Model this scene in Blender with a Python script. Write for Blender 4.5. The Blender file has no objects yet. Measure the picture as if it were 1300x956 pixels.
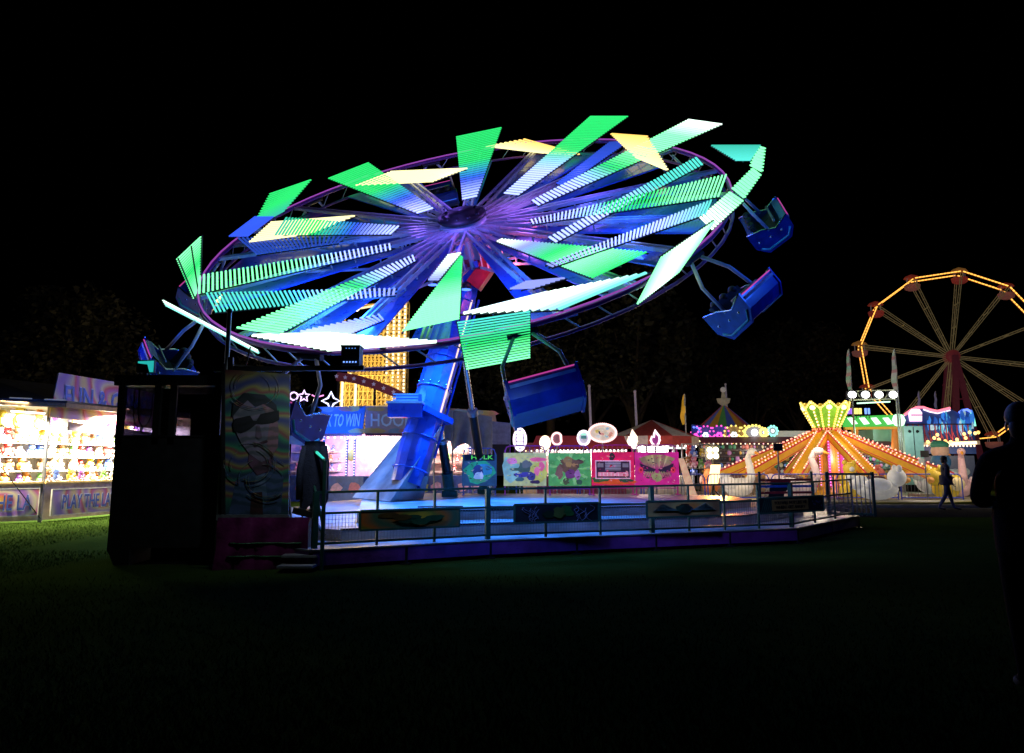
import bpy, bmesh, math, random
from mathutils import Vector as V, Matrix, Quaternion
random.seed(7)
R = math.radians
sc = bpy.context.scene
COL = sc.collection
PI = math.pi

# ------------------------------------------------------------------ camera
H = 1.5
PITCH = math.atan(155/1000.)
cd = bpy.data.cameras.new('camera'); cam = bpy.data.objects.new('camera', cd); COL.objects.link(cam)
cam.location = (0, 0, H); cam.rotation_euler = (PI/2+PITCH, 0, 0)
cd.sensor_width = 36; cd.lens = 36*1000/1300.; cd.shift_y = -45/1300.
cd.clip_start = 0.1; cd.clip_end = 2000
sc.camera = cam
cP, sP = math.cos(PITCH), math.sin(PITCH)
def ray(px, py):
    v = 433-py
    d = V((px-650., 1000*cP-v*sP, 1000*sP+v*cP))
    return d/d.y
def W(px, py, Y): return V((0, 0, H))+ray(px, py)*Y          # surveyed point at distance Y
def G(px, py, z=0):
    r = ray(px, py); return V((0, 0, H))+r*((z-H)/r.z)

# ------------------------------------------------------------------ materials
MATS = {}
def nodemat(name):
    m = bpy.data.materials.new(name); m.use_nodes = True
    nt = m.node_tree
    return m, nt, nt.nodes['Principled BSDF'], nt.nodes['Material Output']
def mat(name, col, rough=.5, metal=0., noise=0., nscale=8., bump=0., bscale=60., coat=0.):
    m, nt, b, o = nodemat(name)
    b.inputs['Base Color'].default_value = (*col, 1); b.inputs['Roughness'].default_value = rough
    b.inputs['Metallic'].default_value = metal; b.inputs['Coat Weight'].default_value = coat
    tc = nt.nodes.new('ShaderNodeTexCoord')
    if noise > 0:
        n = nt.nodes.new('ShaderNodeTexNoise'); n.inputs['Scale'].default_value = nscale; n.inputs['Detail'].default_value = 6
        nt.links.new(tc.outputs['Object'], n.inputs['Vector'])
        r = nt.nodes.new('ShaderNodeMapRange'); r.inputs['From Min'].default_value = .3; r.inputs['From Max'].default_value = .7
        r.inputs['To Min'].default_value = 1-noise; r.inputs['To Max'].default_value = 1+noise*.5
        nt.links.new(n.outputs['Fac'], r.inputs['Value'])
        x = nt.nodes.new('ShaderNodeVectorMath'); x.operation = 'SCALE'; x.inputs[0].default_value = col
        nt.links.new(r.outputs['Result'], x.inputs['Scale']); nt.links.new(x.outputs[0], b.inputs['Base Color'])
        r2 = nt.nodes.new('ShaderNodeMapRange'); r2.inputs['To Min'].default_value = max(.05, rough-.15); r2.inputs['To Max'].default_value = min(1, rough+.2)
        nt.links.new(n.outputs['Fac'], r2.inputs['Value']); nt.links.new(r2.outputs['Result'], b.inputs['Roughness'])
    if bump > 0:
        n = nt.nodes.new('ShaderNodeTexNoise'); n.inputs['Scale'].default_value = bscale
        nt.links.new(tc.outputs['Object'], n.inputs['Vector'])
        bp = nt.nodes.new('ShaderNodeBump'); bp.inputs['Strength'].default_value = bump; bp.inputs['Distance'].default_value = .03
        nt.links.new(n.outputs['Fac'], bp.inputs['Height']); nt.links.new(bp.outputs['Normal'], b.inputs['Normal'])
    MATS[name] = m
    return m
def attr_mat(name, mode, rough=.5, emit=0., sampling='AUTO', dirt=0.0):
    m, nt, b, o = nodemat(name)
    a = nt.nodes.new('ShaderNodeAttribute'); a.attribute_name = 'Col'
    if mode == 'emit':
        b.inputs['Base Color'].default_value = (.02, .02, .02, 1)
        nt.links.new(a.outputs['Color'], b.inputs['Emission Color']); b.inputs['Emission Strength'].default_value = 1
    else:
        src = a.outputs['Color']
        if dirt:
            tc = nt.nodes.new('ShaderNodeTexCoord'); n = nt.nodes.new('ShaderNodeTexNoise'); n.inputs['Scale'].default_value = 6; n.inputs['Detail'].default_value = 8
            nt.links.new(tc.outputs['Object'], n.inputs['Vector'])
            r = nt.nodes.new('ShaderNodeMapRange'); r.inputs['From Min'].default_value = .35; r.inputs['From Max'].default_value = .65
            r.inputs['To Min'].default_value = 1-dirt; r.inputs['To Max'].default_value = 1.
            x = nt.nodes.new('ShaderNodeVectorMath'); x.operation = 'SCALE'
            nt.links.new(n.outputs['Fac'], r.inputs['Value']); nt.links.new(src, x.inputs[0]); nt.links.new(r.outputs['Result'], x.inputs['Scale'])
            src = x.outputs[0]
        nt.links.new(src, b.inputs['Base Color']); b.inputs['Roughness'].default_value = rough
        if emit:
            nt.links.new(src, b.inputs['Emission Color']); b.inputs['Emission Strength'].default_value = emit
    try: m.cycles.emission_sampling = sampling
    except Exception: pass
    MATS[name] = m
def to_diffuse(m):
    nt = m.node_tree; b = nt.nodes['Principled BSDF']; o = nt.nodes['Material Output']; d = nt.nodes.new('ShaderNodeBsdfDiffuse')
    for nm, t in (('Base Color', 'Color'), ('Normal', 'Normal')):
        if b.inputs[nm].links: nt.links.new(b.inputs[nm].links[0].from_socket, d.inputs[t])
    nt.links.new(d.outputs[0], o.inputs['Surface'])
attr_mat('led', 'emit', sampling='AUTO')
attr_mat('blade', 'paint', rough=.9, dirt=.2); to_diffuse(MATS['blade'])
attr_mat('bulb', 'emit', sampling='NONE')
attr_mat('paint', 'paint', rough=.4, dirt=.35)
attr_mat('cloth', 'paint', rough=.85, dirt=.3)
attr_mat('glow_paint', 'paint', rough=.5, emit=.62, sampling='NONE', dirt=.3)  # emits its own colour; on posters and prizes this replaces lamp light
attr_mat('softlit', 'paint', rough=.6, emit=.2, sampling='NONE', dirt=.12)  # weak own-colour emission in place of the fair's light falling on things
mat('dark_metal', (.03, .032, .036), .4, .7, .3, 10)
mat('black_paint', (.012, .012, .014), .5, 0, .3, 6)
mat('rail_green', (.02, .10, .075), .4, .2, .25, 20)
mat('galvanised', (.32, .34, .36), .42, .8, .25, 14)
mat('chrome', (.6, .6, .62), .16, 1., .2, 12)
mat('ride_white', (.5, .5, .54), .35, 0, .2, 5, coat=.2)
mat('ride_blue', (.03, .10, .55), .3, 0, .2, 5, coat=.4)
mat('gondola_blue', (.008, .035, .26), .35, 0, .4, 4, coat=.2)
mat('ride_red', (.45, .02, .03), .35, 0, .25, 6, coat=.3)
mat('ride_yellow', (.62, .38, .03), .35, 0, .3, 5, coat=.3)
mat('purple_skirt', (.14, .03, .22), .45, 0, .35, 4, .2, 25)
mat('purple_tarp', (.13, .012, .08), .3, 0, .3, 5, .35, 9)
mat('rubber', (.015, .015, .017), .8)
mat('tarp_grey', (.38, .38, .36), .6, 0, .25, 4, .3, 14)
mat('truck_teal', (.32, .58, .55), .4, 0, .15, 3)
mat('tower_paint', (.62, .46, .16), .5, 0, .35, 4)
mat('wood', (.25, .15, .07), .6, 0, .4, 9)
mat('jacket_cloth', (.02, .025, .06), .85, 0, .3, 20, .4, 40)
mat('silhouette_black', (.003, .003, .0035), .95, 0, .3, 20, .3, 60); MATS['silhouette_black'].node_tree.nodes['Principled BSDF'].inputs['Specular IOR Level'].default_value = .05  # near-black on skin and clothes alike, silhouette shade put into the colour
mat('denim', (.02, .04, .13), .85, 0, .3, 40, .3, 200)
mat('skin', (.35, .2, .14), .5)
mat('hair', (.012, .008, .006), .6, 0, .4, 60)
mat('bark', (.06, .045, .03), .9, 0, .4, 8, .5, 20)
mat('asphalt', (.022, .022, .024), .9, 0, .3, 3, .4, 90); to_diffuse(MATS['asphalt'])
mat('kerb_concrete', (.25, .25, .24), .8, 0, .3, 5, .3, 60)
def leaf_mat():
    m, nt, b, o = nodemat('leaves')
    tc = nt.nodes.new('ShaderNodeTexCoord'); n = nt.nodes.new('ShaderNodeTexNoise'); n.inputs['Scale'].default_value = .9
    nt.links.new(tc.outputs['Object'], n.inputs['Vector'])
    cr = nt.nodes.new('ShaderNodeValToRGB'); cr.color_ramp.elements[0].color = (.010, .013, .007, 1); cr.color_ramp.elements[1].color = (.038, .038, .022, 1)
    cr.color_ramp.elements[0].position = .3; cr.color_ramp.elements[1].position = .7
    nt.links.new(n.outputs['Fac'], cr.inputs['Fac']); nt.links.new(cr.outputs['Color'], b.inputs['Base Color']); b.inputs['Roughness'].default_value = .7
    MATS['leaves'] = m
leaf_mat()
def ground_mat():
    m, nt, b, o = nodemat('turf')
    tc = nt.nodes.new('ShaderNodeTexCoord')
    n = nt.nodes.new('ShaderNodeTexNoise'); n.inputs['Scale'].default_value = .6; n.inputs['Detail'].default_value = 10; n.inputs['Roughness'].default_value = .75
    n2 = nt.nodes.new('ShaderNodeTexNoise'); n2.inputs['Scale'].default_value = 45; n2.inputs['Detail'].default_value = 4
    for q in (n, n2): nt.links.new(tc.outputs['Object'], q.inputs['Vector'])
    cr = nt.nodes.new('ShaderNodeValToRGB'); e = cr.color_ramp.elements
    e[0].position = .35; e[0].color = (.012, .026, .004, 1); e[1].position = .7; e[1].color = (.038, .066, .012, 1)
    mx = nt.nodes.new('ShaderNodeMath'); mx.operation = 'MULTIPLY_ADD'; mx.inputs[1].default_value = .55
    nt.links.new(n2.outputs['Fac'], mx.inputs[0]); sub = nt.nodes.new('ShaderNodeMath'); sub.operation = 'MULTIPLY'; sub.inputs[1].default_value = .5
    nt.links.new(n.outputs['Fac'], sub.inputs[0]); nt.links.new(sub.outputs[0], mx.inputs[2])
    nt.links.new(mx.outputs[0], cr.inputs['Fac']); nt.links.new(cr.outputs['Color'], b.inputs['Base Color']); b.inputs['Roughness'].default_value = .85
    bp = nt.nodes.new('ShaderNodeBump'); bp.inputs['Strength'].default_value = .8; bp.inputs['Distance'].default_value = .04
    nt.links.new(n2.outputs['Fac'], bp.inputs['Height']); nt.links.new(bp.outputs['Normal'], b.inputs['Normal'])
    to_diffuse(m)
    MATS['turf'] = m
ground_mat()
def tread_mat():
    m, nt, b, o = nodemat('tread_plate')
    tc = nt.nodes.new('ShaderNodeTexCoord')
    mp = nt.nodes.new('ShaderNodeMapping'); mp.inputs['Rotation'].default_value = (0, 0, R(45)); nt.links.new(tc.outputs['Object'], mp.inputs['Vector'])
    w = nt.nodes.new('ShaderNodeTexVoronoi'); w.inputs['Scale'].default_value = 22; nt.links.new(mp.outputs[0], w.inputs['Vector'])
    n = nt.nodes.new('ShaderNodeTexNoise'); n.inputs['Scale'].default_value = 1.6; n.inputs['Detail'].default_value = 8; nt.links.new(tc.outputs['Object'], n.inputs['Vector'])
    cr = nt.nodes.new('ShaderNodeValToRGB'); e = cr.color_ramp.elements; e[0].position = .3; e[0].color = (.2, .2, .22, 1); e[1].position = .65; e[1].color = (.5, .5, .52, 1)
    nt.links.new(n.outputs['Fac'], cr.inputs['Fac']); nt.links.new(cr.outputs['Color'], b.inputs['Base Color'])
    r2 = nt.nodes.new('ShaderNodeMapRange'); r2.inputs['To Min'].default_value = .2; r2.inputs['To Max'].default_value = .55
    nt.links.new(n.outputs['Fac'], r2.inputs['Value']); nt.links.new(r2.outputs['Result'], b.inputs['Roughness'])
    b.inputs['Metallic'].default_value = .35
    bp = nt.nodes.new('ShaderNodeBump'); bp.inputs['Strength'].default_value = .25; bp.inputs['Distance'].default_value = .01; bp.invert = True
    nt.links.new(w.outputs['Distance'], bp.inputs['Height']); nt.links.new(bp.outputs['Normal'], b.inputs['Normal'])
    MATS['tread_plate'] = m
tread_mat()
def swirl_mat(name, cols, scale=1.2, dist=6., emit=0.):
    m, nt, b, o = nodemat(name)
    tc = nt.nodes.new('ShaderNodeTexCoord')
    w = nt.nodes.new('ShaderNodeTexWave'); w.wave_type = 'RINGS'; w.inputs['Scale'].default_value = scale; w.inputs['Distortion'].default_value = dist
    w.inputs['Detail'].default_value = 3; nt.links.new(tc.outputs['Object'], w.inputs['Vector'])
    cr = nt.nodes.new('ShaderNodeValToRGB'); e = cr.color_ramp.elements
    e[0].color = (*cols[0], 1); e[1].color = (*cols[-1], 1)
    for i, c in enumerate(cols[1:-1]):
        q = e.new((i+1)/(len(cols)-1)); q.color = (*c, 1)
    nt.links.new(w.outputs['Fac'], cr.inputs['Fac']); nt.links.new(cr.outputs['Color'], b.inputs['Base Color']); b.inputs['Roughness'].default_value = .45
    if emit: nt.links.new(cr.outputs['Color'], b.inputs['Emission Color']); b.inputs['Emission Strength'].default_value = emit
    m.cycles.emission_sampling = 'NONE'
    MATS[name] = m
swirl_mat('swirl_portrait', [(.02, .04, .07), (.03, .16, .08), (.16, .05, .05), (.20, .18, .06), (.04, .05, .14)], .55, 9)
swirl_mat('swirl_fun', [(.55, .42, .2), (.42, .14, .34), (.50, .10, .12), (.55, .48, .3), (.34, .2, .45)], .3, 9)
swirl_mat('swirl_play', [(.75, .55, .12), (.8, .25, .08), (.65, .15, .35), (.8, .7, .4), (.45, .2, .55)], .45, 4)
swirl_mat('swirl_gold', [(.5, .34, .02), (.16, .18, .02), (.4, .12, .02), (.05, .12, .06)], .8, 5)
swirl_mat('swirl_orange', [(.5, .2, .04), (.34, .3, .1), (.2, .12, .05)], .9, 5)
def glass():
    m, nt, b, o = nodemat('tinted_glass')
    t = nt.nodes.new('ShaderNodeBsdfTransparent'); t.inputs['Color'].default_value = (.22, .2, .28, 1)
    g = nt.nodes.new('ShaderNodeBsdfGlossy'); g.inputs['Roughness'].default_value = .05
    mx = nt.nodes.new('ShaderNodeMixShader'); mx.inputs['Fac'].default_value = .06
    nt.links.new(t.outputs[0], mx.inputs[1]); nt.links.new(g.outputs[0], mx.inputs[2]); nt.links.new(mx.outputs[0], o.inputs['Surface'])
    MATS['tinted_glass'] = m
glass()
def stroke_mat():
    attr_mat('brushwork', 'paint', rough=.5, dirt=.3)
    nt = MATS['brushwork'].node_tree; b = nt.nodes['Principled BSDF']; src = b.inputs['Base Color'].links[0].from_socket
    tc = nt.nodes.new('ShaderNodeTexCoord'); w = nt.nodes.new('ShaderNodeTexWave'); w.wave_type = 'RINGS'; w.inputs['Scale'].default_value = 2.2; w.inputs['Distortion'].default_value = 14; w.inputs['Detail'].default_value = 4; w.inputs['Detail Scale'].default_value = .7
    nt.links.new(tc.outputs['Object'], w.inputs['Vector']); cr = nt.nodes.new('ShaderNodeValToRGB'); e = cr.color_ramp.elements
    e[0].position = .15; e[0].color = (.5, .62, .5, 1); e[1].position = .75; e[1].color = (1., .95, .9, 1); q = e.new(.45); q.color = (.8, .85, .62, 1)
    nt.links.new(w.outputs['Fac'], cr.inputs['Fac']); mx = nt.nodes.new('ShaderNodeMix'); mx.data_type = 'RGBA'; mx.blend_type = 'MULTIPLY'; mx.inputs[0].default_value = 1
    nt.links.new(src, mx.inputs[6]); nt.links.new(cr.outputs[0], mx.inputs[7]); nt.links.new(mx.outputs[2], b.inputs['Base Color'])
stroke_mat()

# ------------------------------------------------------------------ mesh builder
_T = {}
def text_geo(s):
    if s in _T: return _T[s]
    c = bpy.data.curves.new('t', 'FONT'); c.body = s; c.extrude = .02; c.offset = .012; c.resolution_u = 2
    o = bpy.data.objects.new('t', c); COL.objects.link(o)
    dg = bpy.context.evaluated_depsgraph_get(); me = bpy.data.meshes.new_from_object(o.evaluated_get(dg))
    vs = [v.co.copy() for v in me.vertices]; fs = [tuple(p.vertices) for p in me.polygons]
    bpy.data.objects.remove(o); bpy.data.meshes.remove(me); bpy.data.curves.remove(c)
    x0 = min(v.x for v in vs); x1 = max(v.x for v in vs); y0 = min(v.y for v in vs); y1 = max(v.y for v in vs)
    vs = [V(((v.x-x0)/(x1-x0)-.5, (v.y-y0)/(y1-y0)-.5, v.z/.02)) for v in vs]
    _T[s] = (vs, fs); return _T[s]
def frame(d, up=V((0, 0, 1))):
    d = V(d).normalized(); up = V(up)
    if abs(d.dot(up)) > .98: up = V((0, 1, 0)) if abs(d.y) < .9 else V((1, 0, 0))
    s = d.cross(up).normalized(); u = s.cross(d).normalized()
    return d, s, u
class MB:
    def __init__(s): s.v = []; s.f = []; s.m = []; s.c = []; s.names = []; s.smooth = []
    def mi(s, m):
        if m not in s.names: s.names.append(m)
        return s.names.index(m)
    def add(s, vs, fs, m, c=(1, 1, 1), smooth=False):
        b = len(s.v); s.v += [V(v) for v in vs]; k = s.mi(m)
        for f in fs: s.f.append([b+i for i in f]); s.m.append(k); s.c.append(c); s.smooth.append(smooth)
        return s
    def poly(s, pts, m, c=(1, 1, 1)): return s.add(pts, [tuple(range(len(pts)))], m, c)
    def box(s, c, size, m, col=(1, 1, 1), X=V((1, 0, 0)), Y=V((0, 1, 0)), Z=V((0, 0, 1))):
        c = V(c); X = V(X).normalized()*size[0]/2; Y = V(Y).normalized()*size[1]/2; Z = V(Z).normalized()*size[2]/2
        vs = [c+a*X+b*Y+d*Z for d in (-1, 1) for b in (-1, 1) for a in (-1, 1)]
        return s.add(vs, [(0, 2, 3, 1), (4, 5, 7, 6), (0, 1, 5, 4), (2, 6, 7, 3), (0, 4, 6, 2), (1, 3, 7, 5)], m, col)
    def bar(s, p0, p1, w, h, m, col=(1, 1, 1), up=V((0, 0, 1))):
        p0 = V(p0); p1 = V(p1); d, sd, u = frame(p1-p0, up)
        return s.box((p0+p1)/2, ((p1-p0).length, w, h), m, col, d, sd, u)
    def tube(s, p0, p1, r0, m, col=(1, 1, 1), r1=None, n=8):
        p0 = V(p0); p1 = V(p1); r1 = r0 if r1 is None else r1; d, a, b = frame(p1-p0)
        vs = []
        for p, r in ((p0, r0), (p1, r1)):
            for i in range(n):
                t = 2*PI*i/n; vs.append(p+(a*math.cos(t)+b*math.sin(t))*r)
        fs = [(i, (i+1) % n, n+(i+1) % n, n+i) for i in range(n)]
        s.add(vs, fs, m, col, True)
        return s.add(vs, [tuple(range(n))[::-1], tuple(range(n, 2*n))], m, col)
    def path(s, pts, r, m, col=(1, 1, 1), n=6, closed=False):
        pts = [V(p) for p in pts]; N = len(pts); rings = []
        for i, p in enumerate(pts):
            if closed: t = pts[(i+1) % N]-pts[i-1]
            else: t = pts[min(i+1, N-1)]-pts[max(i-1, 0)]
            d, a, b = frame(t)
            rings.append([p+(a*math.cos(2*PI*k/n)+b*math.sin(2*PI*k/n))*r for k in range(n)])
        vs = [q for rg in rings for q in rg]; fs = []
        for i in range(N if closed else N-1):
            j = (i+1) % N
            for k in range(n): fs.append((i*n+k, i*n+(k+1) % n, j*n+(k+1) % n, j*n+k))
        if not closed: fs += [tuple(range(n))[::-1], tuple(range((N-1)*n, N*n))]
        return s.add(vs, fs, m, col, True)
    def ball(s, c, r, m, col=(1, 1, 1), n=10, k=7, sc_=(1, 1, 1), X=V((1, 0, 0)), Y=V((0, 1, 0)), Z=V((0, 0, 1))):
        c = V(c); vs = [c+V(Z)*r*sc_[2]]
        for i in range(1, k):
            p = PI*i/k
            for j in range(n):
                t = 2*PI*j/n
                vs.append(c+V(X)*(r*sc_[0]*math.sin(p)*math.cos(t))+V(Y)*(r*sc_[1]*math.sin(p)*math.sin(t))+V(Z)*(r*sc_[2]*math.cos(p)))
        vs.append(c-V(Z)*r*sc_[2]); L = len(vs)-1; fs = [(0, 1+j, 1+(j+1) % n) for j in range(n)]
        for i in range(k-2):
            for j in range(n):
                a = 1+i*n; fs.append((a+j, a+n+j, a+n+(j+1) % n, a+(j+1) % n))
        a = 1+(k-2)*n; fs += [(a+j, L, a+(j+1) % n) for j in range(n)]
        return s.add(vs, fs, m, col, True)
    def dot(s, c, r, col, m='bulb'): return s.ball(c, r, m, col, 6, 4)
    def prism(s, pts, off, m, col=(1, 1, 1), side=None):
        pts = [V(p) for p in pts]; n = len(pts); off = V(off)
        vs = pts+[p+off for p in pts]
        s.add(vs, [tuple(range(n))[::-1], tuple(range(n, 2*n))], m, col)
        return s.add(vs, [(i, (i+1) % n, n+(i+1) % n, n+i) for i in range(n)], side or m, col)
    def cone(s, c, r0, r1, h, m, cols, n=12, axis=V((0, 0, 1)), ph=0.):
        c = V(c); d, a, b = frame(axis)
        P = lambda r, t, z: c+(a*math.cos(t)+b*math.sin(t))*r+d*z
        for i in range(n):
            t0 = 2*PI*i/n+ph; t1 = 2*PI*(i+1)/n+ph
            s.poly([P(r0, t0, 0), P(r0, t1, 0), P(r1, t1, h), P(r1, t0, h)], m, cols[i % len(cols)])
        return s
    def lathe(s, c, prof, m, col=(1, 1, 1), n=16, axis=V((0, 0, 1))):
        c = V(c); d, a, b = frame(axis); vs = []; fs = []
        for (r, z) in prof:
            for i in range(n):
                t = 2*PI*i/n; vs.append(c+(a*math.cos(t)+b*math.sin(t))*max(r, .001)+d*z)
        for i in range(len(prof)-1):
            for k in range(n): fs.append((i*n+k, i*n+(k+1) % n, (i+1)*n+(k+1) % n, (i+1)*n+k))
        fs += [tuple(range(n))[::-1], tuple(range((len(prof)-1)*n, len(prof)*n))]
        return s.add(vs, fs, m, col, True)
    def text(s, t, c, X, Z, w, h, m, col, depth=.012, shear=0.):
        X = V(X).normalized(); Z = V(Z).normalized(); N = X.cross(Z).normalized(); c = V(c)
        vs, fs = text_geo(t)
        return s.add([c+X*(v.x*w+shear*v.y*h)+Z*(v.y*h)+N*(v.z*depth) for v in vs], fs, m, col)
    def build(s, name, parent=None, origin=None, **kw):
        o0 = V(parent.location) if parent is not None and origin is None else V(origin or (0, 0, 0))
        if parent is not None and origin is None:
            q = parent.parent
            while q is not None: o0 = o0+V(q.location); q = q.parent
        me = bpy.data.meshes.new(name)
        me.from_pydata([v-o0 for v in s.v], [], s.f); me.update()
        for n in s.names: me.materials.append(MATS[n])
        me.polygons.foreach_set('material_index', s.m); me.polygons.foreach_set('use_smooth', s.smooth)
        at = me.color_attributes.new('Col', 'FLOAT_COLOR', 'CORNER'); buf = []
        for f, c in zip(s.f, s.c): buf += [c[0], c[1], c[2], 1.]*len(f)
        at.data.foreach_set('color', buf)
        o = bpy.data.objects.new(name, me); COL.objects.link(o)
        if parent is not None: o.parent = parent
        else: o.location = o0
        for k, v in kw.items(): o[k] = v
        return o
def thing(name, label, cat, loc, group=None):
    o = bpy.data.objects.new(name, None); COL.objects.link(o); o.location = V(loc); o.empty_display_size = .2
    o['label'] = label; o['category'] = cat
    if group: o['group'] = group
    return o
def single(mb, name, label, cat, origin, group=None):
    o = mb.build(name, None, origin); o['label'] = label; o['category'] = cat
    if group: o['group'] = group
    return o
def lamp(parent, loc, kind, power, col, target=None, size=.3, spot=90, blend=.5):
    l = bpy.data.lights.new('lamp', kind); l.energy = power; l.color = col
    if kind == 'AREA': l.size = size
    else: l.shadow_soft_size = size
    if kind == 'SPOT': l.spot_size = R(spot); l.spot_blend = blend
    o = bpy.data.objects.new('lamp', l); COL.objects.link(o)
    base = V(parent.location) if parent is not None else V((0, 0, 0))
    o.location = V(loc)-base
    if parent is not None: o.parent = parent
    if target is not None: o.rotation_euler = (V(target)-V(loc)).to_track_quat('-Z', 'Y').to_euler()
    return o
def mix(a, b, t): return tuple(a[i]+(b[i]-a[i])*t for i in range(3))
UP = V((0, 0, 1))

# ------------------------------------------------------------------ sky, moon light, ground
w = bpy.data.worlds.new('World'); sc.world = w; w.use_nodes = True
nt = w.node_tree; bg = nt.nodes['Background']; sky = nt.nodes.new('ShaderNodeTexSky'); sky.sky_type = 'NISHITA'; sky.sun_disc = False
sky.sun_elevation = R(-14); sky.sun_rotation = R(200)
nt.links.new(sky.outputs[0], bg.inputs['Color']); bg.inputs['Strength'].default_value = .05
sl = bpy.data.lights.new('moonlight', 'SUN'); sl.energy = .002; sl.angle = R(.5); sl.color = (1, .95, .9)
so = bpy.data.objects.new('moonlight', sl); so.rotation_euler = (R(50), 0, R(200)); COL.objects.link(so)

g = MB(); g.poly([(-400, -60, 0), (400, -60, 0), (400, 700, 0), (-400, 700, 0)], 'turf'); g.build('ground', kind='structure')
g = MB(); g.poly([(8.5, 22.5, .004), (60, 22.5, .004), (60, 27.2, .004), (10.5, 27.2, .004)], 'asphalt'); g.build('path', kind='structure')
g = MB(); g.bar((10.6, 27.3, .04), (60, 27.3, .04), .14, .12, 'kerb_concrete'); g.build('kerb', kind='structure')
# grass blades where the stall light catches the turf
g = MB()
n_ = 0
while n_ < 26000:
    px = random.uniform(-60, 420); py = 652+110*random.random()**1.4
    p = G(px, py); n_ += 1
    if p.x > -6.7 and p.y < 14.5: continue
    if p.x < -11.0-(25.4-p.y)*.23 and p.y > 19.5: continue
    if p.y > 14 and p.x > -8.6: continue
    if random.random() < (py-690)/75.: continue
    a = random.uniform(0, 6.28); h = random.uniform(.02, .05); d = V((math.cos(a), math.sin(a), 0))*.006
    ln = V((random.uniform(-.03, .03), random.uniform(-.03, .03), h)); gcol = random.uniform(.35, 1.)
    g.poly([p-d, p+d, p+ln], 'blade', (.05*gcol, .12*gcol, .010*gcol))
for i in range(30000):
    p = G(random.uniform(-30, 1330), 700+270*random.random()**.8)
    if p.x > -6.5 and p.x < 9 and p.y > 10.9: continue
    a = random.uniform(0, 6.28); h = random.uniform(.015, .05); d = V((math.cos(a), math.sin(a), 0))*.005; gcol = random.uniform(.3, 1.)
    g.poly([p-d, p+d, p+V((random.uniform(-.03, .03), random.uniform(-.03, .03), h))], 'blade', (.04*gcol, .07*gcol, .012*gcol))
g.build('grass', kind='stuff', label='short mown grass lit by the prize stall at the left')

# ------------------------------------------------------------------ the spinning wheel ride
C = V((-1.295, 20.0, 7.809)); N = V((-.1726, -.5933, .7863)).normalized(); RW = 6.84
U = V((0, 1, 0)).cross(N).normalized(); Wd = N.cross(U).normalized()
def wp(r, t, h=0.): return C+(U*math.cos(t)+Wd*math.sin(t))*r+N*h
def onplane(px, py, h=0., P0=None, nn=None):
    P0 = C+N*h if P0 is None else P0; nn = N if nn is None else nn
    r = ray(px, py); o = V((0, 0, H)); return o+r*((P0-o).dot(nn)/r.dot(nn))
def polar(p):
    d = p-C; return math.hypot(d.dot(U), d.dot(Wd)), math.atan2(d.dot(Wd), d.dot(U))
ride = thing('spinning_ride', 'huge tilted spinning wheel ride with green and blue solid light streaks on a leaning mast', 'fairground ride', (-2.6, 19.4, .62))
BW = (.75, .95, 2.2); BL = (.04, .12, 1.1); GR = (.03, .95, .2); GW = (.38, 1.9, .75); CY = (.12, 1.0, .85); WH = (1.6, 2.1, 1.8); YL = (1.7, 1.6, .75); OR = (1.6, .95, .2); TE = (.05, .6, .45); DB = (.02, .07, .5); PB = (.35, .42, 1.1)
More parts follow.
